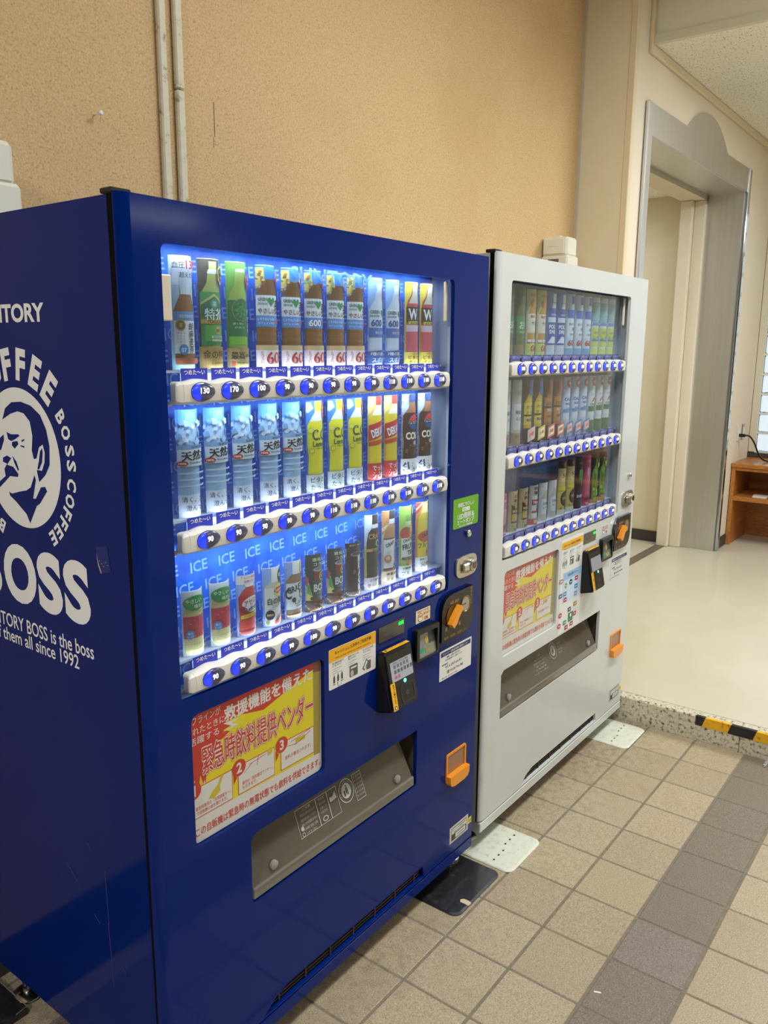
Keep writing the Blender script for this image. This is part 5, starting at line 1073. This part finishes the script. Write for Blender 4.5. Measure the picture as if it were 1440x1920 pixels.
def w_red(A):
    h = A.h*1000; A.rect(-37, 37, 0, h, (214, 196, 180)); A.rect(-20, 22, 24, 96, (228, 224, 216)); A.rect(-20, 22, 66, 84, (200, 44, 46)); A.t('Wonda', 2, 75, 11, Wt, 38, 0.03); A.rect(-20, 22, 40, 46, (196, 50, 50)); A.vt('無糖', 2, 60, 8, K, 9); A.t('深煎り', 2, 122, 11, K, 34, 0.03); A.t('珈琲', 2, 107, 11, K, 30, 0.03); A.rect(-37, 37, 0, 20, (216, 80, 70)); A.t('限定', 2, 10, 11, Wt, 26, 0.03)
def w_cream(A):
    h = A.h*1000; A.rect(-37, 37, 0, h, (226, 220, 212)); A.prof(at(bottle(h*.95, 22, .82), 3), (214, 196, 170)); A.rect(-9, 9, h*.8, h*.96, (232, 228, 222)); A.rect(-22, 22, 24, 76, (232, 228, 224)); A.t('白珈琲', 2, 60, 10, (96, 84, 74), 32); A.t('まろやか', 2, 46, 6, (140, 110, 80), 30); A.ell(10, 74, 4, 7, (50, 40, 34)); A.rect(6, 12, 30, 38, (190, 90, 80))
def w_cafe(A):
    h = A.h*1000; A.rect(-37, 37, 0, h, (226, 200, 110)); A.rect(-37, 37, h-26, h, (60, 44, 34)); A.ell(2, h-14, 12, 10, (190, 110, 60)); A.rect(-26, 24, h-72, h-28, (232, 216, 160)); A.t('58', 0, h-52, 16, R_, 26, 0.03); A.t('特濃', 8, h-66, 7, (150, 50, 40), 20); A.ell(2, 56, 20, 26, (60, 44, 34)); A.ell(2, 58, 15, 19, (96, 66, 40)); A.t('CAFE', 2, 58, 9, (226, 206, 150), 24, 0.03); A.rect(-26, 26, 86, 98, (240, 220, 60)); A.rect(-37, 37, 0, 18, (236, 226, 190)); A.t('カフェオレ', 2, 24, 8, K, 42, 0.03)
def w_black(A):
    h = A.h*1000; A.rect(-37, 37, 0, h, (40, 36, 36)); A.ell(2, h-24, 22, 6, (90, 88, 90)); A.rect(-22, 24, 30, h-28, (26, 24, 26))
    for k, (u, l) in enumerate(((-10, 40), (0, 60), (10, 44))): A.poly([(u-3, h-50), (u+4, h-46), (u+1, h-50-l), (u-1, h-46-l)], (110, 200, 70))
    A.t('ENERGY', 2, 46, 10, (216, 220, 216), 44, 0.03)
def w_pink(A):
    h = A.h*1000; A.rect(-37, 37, 0, h, (216, 84, 112)); A.ell(2, h-24, 22, 6, (236, 150, 170)); A.rect(-22, 24, 40, h-26, (226, 96, 122))
    for u, l in ((-10, 40), (0, 60), (10, 44)): A.poly([(u-3, h-50), (u+4, h-46), (u+1, h-50-l), (u-1, h-46-l)], (240, 190, 200))
    A.rect(-37, 37, 18, 34, (190, 60, 90)); A.t('ENERGY', 2, 26, 9, (70, 30, 40), 44, 0.03); A.t('PEACH', 2, 8, 7, Wt, 34)
def w_green(A):
    h = A.h*1000; A.rect(-37, 37, 0, h, (70, 58, 50)); A.prof(at(bottle(h*.97, 24, .9), 3), (126, 160, 60)); A.t('10', 4, h-92, 26, (70, 76, 40), 40, 0.05); rg = random.Random(4)
    for k in range(16): A.ell(-18+rg.random()*36, 30+rg.random()*58, 7, 7, ((150, 190, 70), (110, 150, 54), (176, 206, 96))[k % 3], 10)
    for k in range(6): A.ell(-12+rg.random()*26, h-60+rg.random()*40, 8, 8, ((150, 190, 70), (176, 206, 96))[k % 2], 10)
    A.rect(-37, 37, 0, 16, (196, 150, 90)); A.t('マスカット', 2, 18, 8, Wt, 40, 0.02)

_proto = {}
def card_meshes(design, h):
    key = (design.__name__ if not isinstance(design, tuple) else design[0].__name__+'2', round(h, 4))
    if key not in _proto:
        A = Art(h)
        (design(A) if not isinstance(design, tuple) else design[0](A, True))
        o = A.mb.build('printed_picture'); pic = o.data; bpy.data.objects.remove(o)
        def shell(r, hh, t, m, nm, z0=0.0):
            n = 16; mb = MB(); P = [(r*math.sin(a), -r*math.cos(a)) for a in [-CARD_A+2*CARD_A*k/n for k in range(n+1)]]; Q = [(x*(r-t)/r, y*(r-t)/r) for x, y in P]
            vs = [(x, y, z) for x, y in P for z in (z0, hh)]+[(x, y, z) for x, y in Q for z in (z0, hh)]; b = 2*(n+1)
            fs = [(2*k, 2*k+2, 2*k+3, 2*k+1) for k in range(n)]+[(b+2*k, b+2*k+1, b+2*k+3, b+2*k+2) for k in range(n)]+[(2*k+1, 2*k+3, b+2*k+3, b+2*k+1) for k in range(n)]+[(2*k, b+2*k, b+2*k+2, 2*k+2) for k in range(n)]+[(0, 1, b+1, b), (2*n, b+2*n, b+2*n+1, 2*n+1)]
            mb.add(vs, fs, m); o = fix_normals(mb.build(nm), 0.5); me = o.data; bpy.data.objects.remove(o); return me
        card = shell(CARD_R, h, 0.0008, PAPER, 'card')
        n = 16; mb = MB(); r = CARD_R+0.0035
        P = [(r*math.sin(a), -r*math.cos(a)) for a in [-CARD_A*1.07+2.14*CARD_A*k/n for k in range(n+1)]]
        vs = [(x, y, z) for x, y in P for z in (0.0002, h+0.004)]
        mb.add(vs, [(2*k, 2*k+2, 2*k+3, 2*k+1) for k in range(n)], SLEEVE); o = fix_normals(mb.build('clear_sleeve'), 0.5); sl = o.data; bpy.data.objects.remove(o)
        _proto[key] = (pic, card, sl)
    return _proto[key]
ORD = ('first', 'second', 'third', 'fourth', 'fifth', 'sixth', 'seventh', 'eighth', 'ninth', 'tenth', 'eleventh', 'twelfth')
JX = ((.003, -.004, -.007, .002, .004, .002, .004, .002, .009, .005, .015, .008), (.003, -.002, -.002, .002, .000, .003, .004, .001, .009, .001, .004, .004), (-.003, -.004, -.004, .001, -.004, -.008, -.003, -.009, -.006, -.007, -.003, .002))
def put_samples(machine, loc, scale, rows, which, jit):
    for q, (row, z) in enumerate(zip(rows, RZ)):
        rn = ('top', 'middle', 'bottom')[q]
        for k, (design, h, what, kind) in enumerate(row):
            x = BX+BS*k+(JX[q][k]*0.8 if jit else 0.0)
            r = thing(kind, '%s, %s from left in the %s row of %s machine' % (what, ORD[k], rn, which), 'drink sample', (loc[0]+x*scale, loc[1]+0.0690*scale, (z+0.0378)*scale+loc[2]), 'display samples in the %s row of the %s machine' % (rn, which), scale)
            pic, card, sl = card_meshes(design, h)
            c = link('card', card, r); link('printed_picture', pic, c); link('clear_sleeve', sl, r)
B_, C_ = 'bottle_sample', 'can_sample'
H1, H2, H3, H4 = 0.201, 0.203, 0.131, 0.190
blue_rows = (
 [(d_sesame, H1, 'pale blue sesame barley tea sample', B_), (d_toku, H1, 'brown and green health tea sample', B_), (d_iemon, H1, 'green tea sample with red badge', B_)]
 + [((d_mugi, 1) if k == 2 else d_mugi, H1, 'barley tea sample with green heart', B_) for k in range(5)] + [(d_sports, H1, 'pale sports drink sample', B_)]*2 + [(d_vita, H1, 'yellow and pink vitamin sample', B_)]*2,
 [(d_water, H2, 'icy mineral water sample', B_)]*5+[(d_lemon, H2, 'yellow lemon soda sample', B_)]*3+[(d_deka, H2, 'red and yellow vitamin sample', B_)]*2+[(d_cola, H2, 'dark cola sample', B_)]*2,
 [(d_juice, H3, 'cream juice sample with green cloud', B_)]*2+[(d_acerola, H3, 'red acerola drink sample', B_), (d_whitetea, H3, 'cream milk tea sample', B_), (d_craft, H3, 'short latte sample', B_)]+[(d_rainbow, H3, 'rainbow coffee can sample', C_)]*2+[(d_black, H3, 'black coffee can sample', C_), (d_craftblack, H4, 'tall black coffee sample', B_), (d_milktea, H4, 'tall tan milk tea sample', B_), (d_fruit, H4, 'tall green fruit tea sample', B_), (d_gold, H4, 'tall yellow fruit sample', B_)])
white_rows = (
 [(w_tea, H1, 'dark green tea sample', B_)]*2+[(w_juroku, H1, 'yellow blended tea sample', B_)]*2+[(w_pocari, H1, 'blue and white isotonic sample', B_)]*2+[(w_water, H1, 'blue capped water sample', B_)]*3+[(w_lemonwater, H1, 'teal and yellow lemon sample', B_)]*3,
 [(w_hoji, H2, 'white and tan tea sample', B_)]*2+[(w_yellow, H2, 'yellow drink sample', B_)]*2+[(w_brown, H2, 'orange brown coffee sample', B_)]*2+[(w_calpis, H2, 'pale blue milky sample', B_)]*3+[(w_cider, H2, 'white and green cider sample', B_)]*3,
 [(w_pink, H3, 'small pink sample', C_)]+[(w_gold, H3, 'gold coffee can sample', C_)]*2+[(w_red, H3, 'red and white coffee can sample', C_)]+[(w_cream, H3, 'cream bottle sample', B_)]*2+[(w_cafe, H4, 'yellow and brown coffee sample', B_)]*2+[(w_black, H4, 'black energy can sample', C_), (w_pink, H4, 'tall pink can sample', C_)]+[(w_green, H4, 'green grape sample', B_)]*2)
put_samples(machine_blue, (0, 0, 0), 1.0, blue_rows, 'blue', True)
put_samples(machine_white, (1.2367, 0.011, 0), 1.0125, white_rows, 'white', False)
# small price-off flyers leaning in front of some samples of the white machine
def flyer(k, col, txt, label):
    x, z = 1.2367+1.0125*(BX+BS*k), 1.0125*(RZ[1]+0.0378)
    mb = MB(); c, s_ = math.cos(-0.30), math.sin(-0.30)
    def fn(off): return lambda u, v: (x+c*u-0.004, 0.041+s_*u*0.3-0.002*off, z+0.012+v+0.25*u)
    mb.flat(rr(-0.022, 0.022, 0, 0.040, 0.003), mat(col, 0.5), fn(0)); mb.flat(rr(-0.017, 0.017, 0.006, 0.034, 0), mat((222, 180, 170), 0.5) if col[2] > 150 else mat((236, 226, 190), 0.5), fn(0.2)); mb.text(txt, 0, 0.020, 0.012, mat((196, 70, 70), 0.5), fn(0.4), width=0.026, bold=0.02, res=1)
    o = mb.build('promotion_tag'); tag(o, label, 'tag', 'promotion tags inside the white machine')
for k, (c, t) in enumerate((((196, 200, 206), 'お得'), ((214, 196, 90), 'お得'), ((206, 120, 110), '得'), ((196, 90, 84), '得'), ((70, 120, 190), '1本'), ((70, 120, 190), '1本'), ((70, 120, 190), '1本'))):
    flyer(2+k, c, t, '%s promotion tag leaning before the %s sample in white machine middle row' % (('grey', 'yellow', 'pink', 'red', 'blue', 'blue', 'blue')[k], ORD[2+k]))

# blue display lights: LED strip per shelf and at top, added fill below rails
for z in RZ:
    area('display_led_fill', (0.52, 0.0325, z+0.0400), 0.86, 0.005, 0.22, (0.90, 0.95, 1.0), rot=(math.radians(155), 0, 0))
    if z > 1.0: area('display_led_fill', (0.52, 0.0130, z-0.0250), 0.86, 0.008, 0.85, (0.90, 0.95, 1.0), rot=(math.radians(40), 0, 0), spread=math.radians(120))  # added fill in front of the glass, evens the light on the samples
area('display_led_fill', (0.52, 0.0180, 1.768), 0.86, 0.008, 1.0, (0.90, 0.95, 1.0), rot=(math.radians(40), 0, 0), spread=math.radians(120))

# ================================================================== anchor plates, wall fittings and small things
def anchor(name, label, x0, x1, yf, col, holes, chip=False):
    mb = MB(); P = rr(x0, x1, yf, 0.30, (0.028, 0.028, 0.004, 0.004), 5); mb.slab(P, 0.0, 0.005, col, chamfer=0.035)
    o = fix_normals(mb.build(name)); tag(o, label, 'anchor plate', 'floor anchor plates under the machines')
    if holes:
        mb = MB()
        for a in (0.03, 0.06, 0.09, x1-x0-0.09, x1-x0-0.06, x1-x0-0.03):
            mb.slab(ell(x0+a, yf+0.075+0.012*(1 if a > 0.1 else 0), 0.0045, 0.0032, 10), 0.0050, 0.0054, BLACKP)
        mb.build('bolt_hole', o)
    return o
PADW = noisy('cream_enamel', [(0.3, (196, 196, 172)), (0.45, (216, 218, 198)), (0.7, (222, 224, 206))], 40, rough=0.4, coat=0.3, second=(26, (120, 108, 84), 0.66, 0.8))
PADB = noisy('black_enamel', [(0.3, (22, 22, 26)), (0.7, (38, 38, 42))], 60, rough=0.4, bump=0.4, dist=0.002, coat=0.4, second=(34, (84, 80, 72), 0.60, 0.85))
pad = anchor('anchor_plate', 'black enamelled anchor plate with chipped corner under the blue machine', 0.905, 1.160, -0.100, PADB, False)
mb = MB(); mb.slab([(0.9650, -0.0990), (0.9815, -0.0995), (0.9850, -0.088), (0.9835, -0.073), (0.975, -0.066), (0.9655, -0.072), (0.9665, -0.086)], 0.0030, 0.0056, mat((206, 190, 158), 0.7)); mb.build('chipped_patch', pad)
anchor('anchor_plate', 'cream anchor plate touching the black plate, under white machine left foot', 1.172, 1.388, -0.124, PADW, True)
anchor('anchor_plate', 'cream anchor plate beside the terrazzo step', 2.165, 2.390, -0.112, PADW, True)
mb = MB(); mb.slab(rr(-0.50, -0.014, 0.545, 0.70, 0.004), 0, 0.018, PADB, chamfer=0.02); o = fix_normals(mb.build('anchor_plate')); tag(o, 'dark anchor plate with worn metal edge, widened over shaded floor behind blue machine', 'anchor plate', 'floor anchor plates under the machines')  # plate widened leftwards, its dark colour stands in for shade on the floor
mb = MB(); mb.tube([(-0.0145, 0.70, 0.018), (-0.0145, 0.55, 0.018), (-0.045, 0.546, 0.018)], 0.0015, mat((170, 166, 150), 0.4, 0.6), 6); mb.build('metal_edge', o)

for k, (x0, x1, side_) in enumerate(((0.6345, 0.660, 'left'), (0.6875, 0.7135, 'right'))):
    mb = MB(); zj = 2.262
    for a, b in (((0.9, ZC),) if k == 0 else ((0.9, zj-0.001), (zj+0.001, ZC))): mb.box(x0, x1, YW-0.017, YW, a, b, noisy('cream_conduit', [(0.35, (150, 136, 104)), (0.42, (206, 198, 168)), (0.7, (216, 208, 180))], 30, rough=0.5), c=0.004)
    o = fix_normals(mb.build('cable_conduit')); tag(o, ('left cream cable conduit running up the cork wall' if k == 0 else 'right cream cable conduit, jointed halfway up the cork wall'), 'conduit', 'cream cable conduits on the cork wall')
mb = MB(); mb.lathe([(0.0016, 0.004), (0.0016, -0.020), (0.0052, -0.020), (0.0058, -0.026), (0.0034, -0.028)], mat((236, 234, 230), 0.3), 'y', (0.4394, YW-0.003, 2.147), 14); o = fix_normals(mb.build('push_pin'), 0.6); tag(o, 'single white push pin stuck in the cork wall', 'pin')
mb = MB()
for x, a, b, wd in ((0.826, 2.262, 2.17, 0.0018), (0.822, 2.17, 2.14, 0.001)): mb.box(x, x+wd, YW-0.0006, YW, b, a, mat((96, 66, 36), 0.9))
o = mb.build('cork_crack', bpy.data.objects['wall_back'])

def socket_box(label, x, y0, y1, wd, ztop, zbot):
    r = thing('outlet_box', label, 'outlet box', (x, (y0+y1)/2, ztop-0.25), 'weatherproof outlet boxes above the machines')
    IV = mat((226, 224, 206), 0.4); d = (y1-y0)/2
    zb = zbot-(ztop-0.25)
    mb = MB(); mb.box(0, wd, -d, d, zb, 0.165, IV, c=0.008); fix_normals(mb.build('body', r))
    mb = MB(); mb.box(0.004, wd*0.93, -d+0.006, d-0.002, 0.160, 0.25, IV, c=0.010); mb.box(-0.002, 0.004, -d+0.02, d-0.012, 0.172, 0.238, IV, c=0.002); fix_normals(mb.build('cover', r))
    mb = MB(); mb.box(0.02, 0.05, -0.02, 0.02, 0.246, 0.257, IV, c=0.004); fix_normals(mb.build('latch', r))
    if zb < 0.05: mb = MB(); mb.box(-0.002, 0.02, -0.025, 0.030, 0.125, 0.148, mat((96, 90, 80), 0.6)); mb.build('cord_opening', r)
    mb = MB(); mb.text('防雨形コンセント', 0.0, 0.205, 0.004, mat((150, 146, 128), 0.6), lambda s, z: (-0.0026, -s, z), width=0.05, res=1); mb.build('lettering', r)
socket_box('ivory outlet box on the cork wall above the white machine', 2.874, 0.583, YW, 0.125, 2.110, 1.862)
socket_box('ivory outlet box on the cork wall behind the blue machine', 0.030, 0.583, YW, 0.125, 2.012, 1.838)

# hazard tape wrapped on the step nosing
tape = thing('hazard_tape', 'worn yellow and black hazard tape stuck along the terrazzo step edge', 'tape', (XS, -0.298, 0.066))
TY_ = noisy('yellow_tape', [(0.35, (176, 128, 30)), (0.45, (234, 174, 24)), (0.7, (242, 186, 36))], 40, rough=0.45); TB_ = noisy('black_tape', [(0.4, (22, 22, 24)), (0.75, (46, 44, 42))], 40, rough=0.45)
bb = [0.0, -0.0265, -0.1275]+[-0.1275-0.0965*k for k in range(1, 12)]
for k in range(len(bb)-1):
    a, b = bb[k], bb[k+1]; sl = 0.009
    mb = MB(); vs = []
    ta = a if k == 0 else a-0.012
    vs = [(-0.0012, a, 0.0), (-0.0012, b, 0.0), (-0.0012, b-0.012, 0.0396), (-0.0012, ta, 0.0396), (0.0145, b-0.014, 0.0400), (0.0145, ta-0.002, 0.0400), (0.0004, b, 0.0), (0.0004, a, 0.0)]
    mb.add(vs, [(0, 1, 2, 3), (3, 2, 4, 5), (0, 7, 6, 1)], TB_ if k % 2 == 0 else TY_)
    mb.build('tape_stripe', tape)

# scraps
mb = MB(); mb.slab([(0.886, -0.517), (0.893, -0.533), (0.897, -0.530), (0.893, -0.519), (0.889, -0.514)], 0.0, 0.0015, mat((236, 222, 186), 0.7)); o = fix_normals(mb.build('paper_scrap')); tag(o, 'tiny cream paper scrap lying on a brown floor tile', 'scrap')
mb = MB()
for k in range(5): mb.tube([(2.36+0.012*k, -0.585+0.006*(k % 2), 0.003), (2.366+0.012*k, -0.592, 0.008), (2.372+0.012*k, -0.580, 0.004)], 0.0018, mat((210, 210, 206), 0.2), 5)
o = mb.build('plastic_shred'); tag(o, 'clear plastic shred on the brown floor tile below the step', 'scrap')

# ---- lobby: wall outlets, cord, wooden shelf unit
for x, lab, wd in ((5.775, 'left wall outlet plate holding the black plug', 0.045), (5.905, 'right grey switch plate next to the plugged outlet', 0.032)):
    mb = MB(); mb.box(x-wd, x+wd, YE-0.007, YE, 0.900, 1.022, mat((206, 204, 190), 0.4) if wd > 0.04 else mat((150, 148, 140), 0.3, 0.6), c=0.003)
    o = fix_normals(mb.build('outlet_plate')); tag(o, lab, 'outlet')
    mb = MB(); mb.box(x-0.018, x+0.018, YE-0.010, YE-0.007, 0.925, 0.998, mat((226, 224, 212), 0.4), c=0.001); fix_normals(mb.build('socket', o))
cord = thing('power_cord', 'black power cord plugged into the lobby wall outlet', 'cord', (5.775, YE-0.01, 0.945))
mb = MB(); mb.box(-0.012, 0.012, -0.045, 0.0, -0.012, 0.012, BLACKP, c=0.004); fix_normals(mb.build('plug', cord))
pts = [(0, -0.04, 0), (0.01, -0.075, -0.005), (0.03, -0.11, -0.06), (0.05, -0.135, -0.13), (0.07, -0.17, -0.18), (0.10, -0.22, -0.196), (0.13, -0.30, -0.185), (0.15, -0.40, -0.196), (0.16, -0.60, -0.197)]
def smooth(P, n=6):
    P = [Vector(p) for p in P]; o = []
    for i in range(len(P)-1):
        a, b, c, d = P[max(i-1, 0)], P[i], P[i+1], P[min(i+2, len(P)-1)]
        for k in range(n):
            t = k/n; o.append(0.5*((2*b)+(c-a)*t+(2*a-5*b+4*c-d)*t*t+(3*b-a-3*c+d)*t**3))
    return o+[P[-1]]
mb = MB(); mb.tube(smooth(pts), 0.0065, BLACKP, 8); mb.build('cable', cord, smooth=True)
sh = thing('shelf_unit', 'orange brown open wooden shelf unit against the lobby end wall', 'shelf', (5.66, -0.6, ZL))
D, Wd, hz = XE-5.66-0.002, (YE-0.004+0.6), 0.637
def sb(name, b, c=0.003): return box_obj(name, b, WOOD, sh, c)
sb('top_board', (-0.012, D, -1.6, Wd, hz-0.030, hz)); sb('side_panel', (0, D, Wd-0.030, Wd-0.001, 0, hz-0.030)); sb('side_panel', (0, D, -1.6, -1.57, 0, hz-0.030))
sb('shelf_board', (0.0, D-0.01, -1.57, Wd-0.030, 0.350, 0.385)); sb('front_rail', (0.0, 0.022, -1.57, Wd-0.030, hz-0.055, hz-0.030)); sb('back_panel', (D-0.012, D, -1.57, Wd-0.030, 0, hz-0.030), 0)
sb('divider', (0.01, D-0.012, -0.55, -0.525, 0, hz-0.055))
mb = MB(); mb.slab([(5.69, 0.19), (5.69, 0.29), (5.83, 0.31), (5.83, 0.20)], ZL+0.3852, ZL+0.390, PAPER); o = fix_normals(mb.build('paper_sheet')); tag(o, 'white paper sheet lying on the wooden shelf board', 'paper')
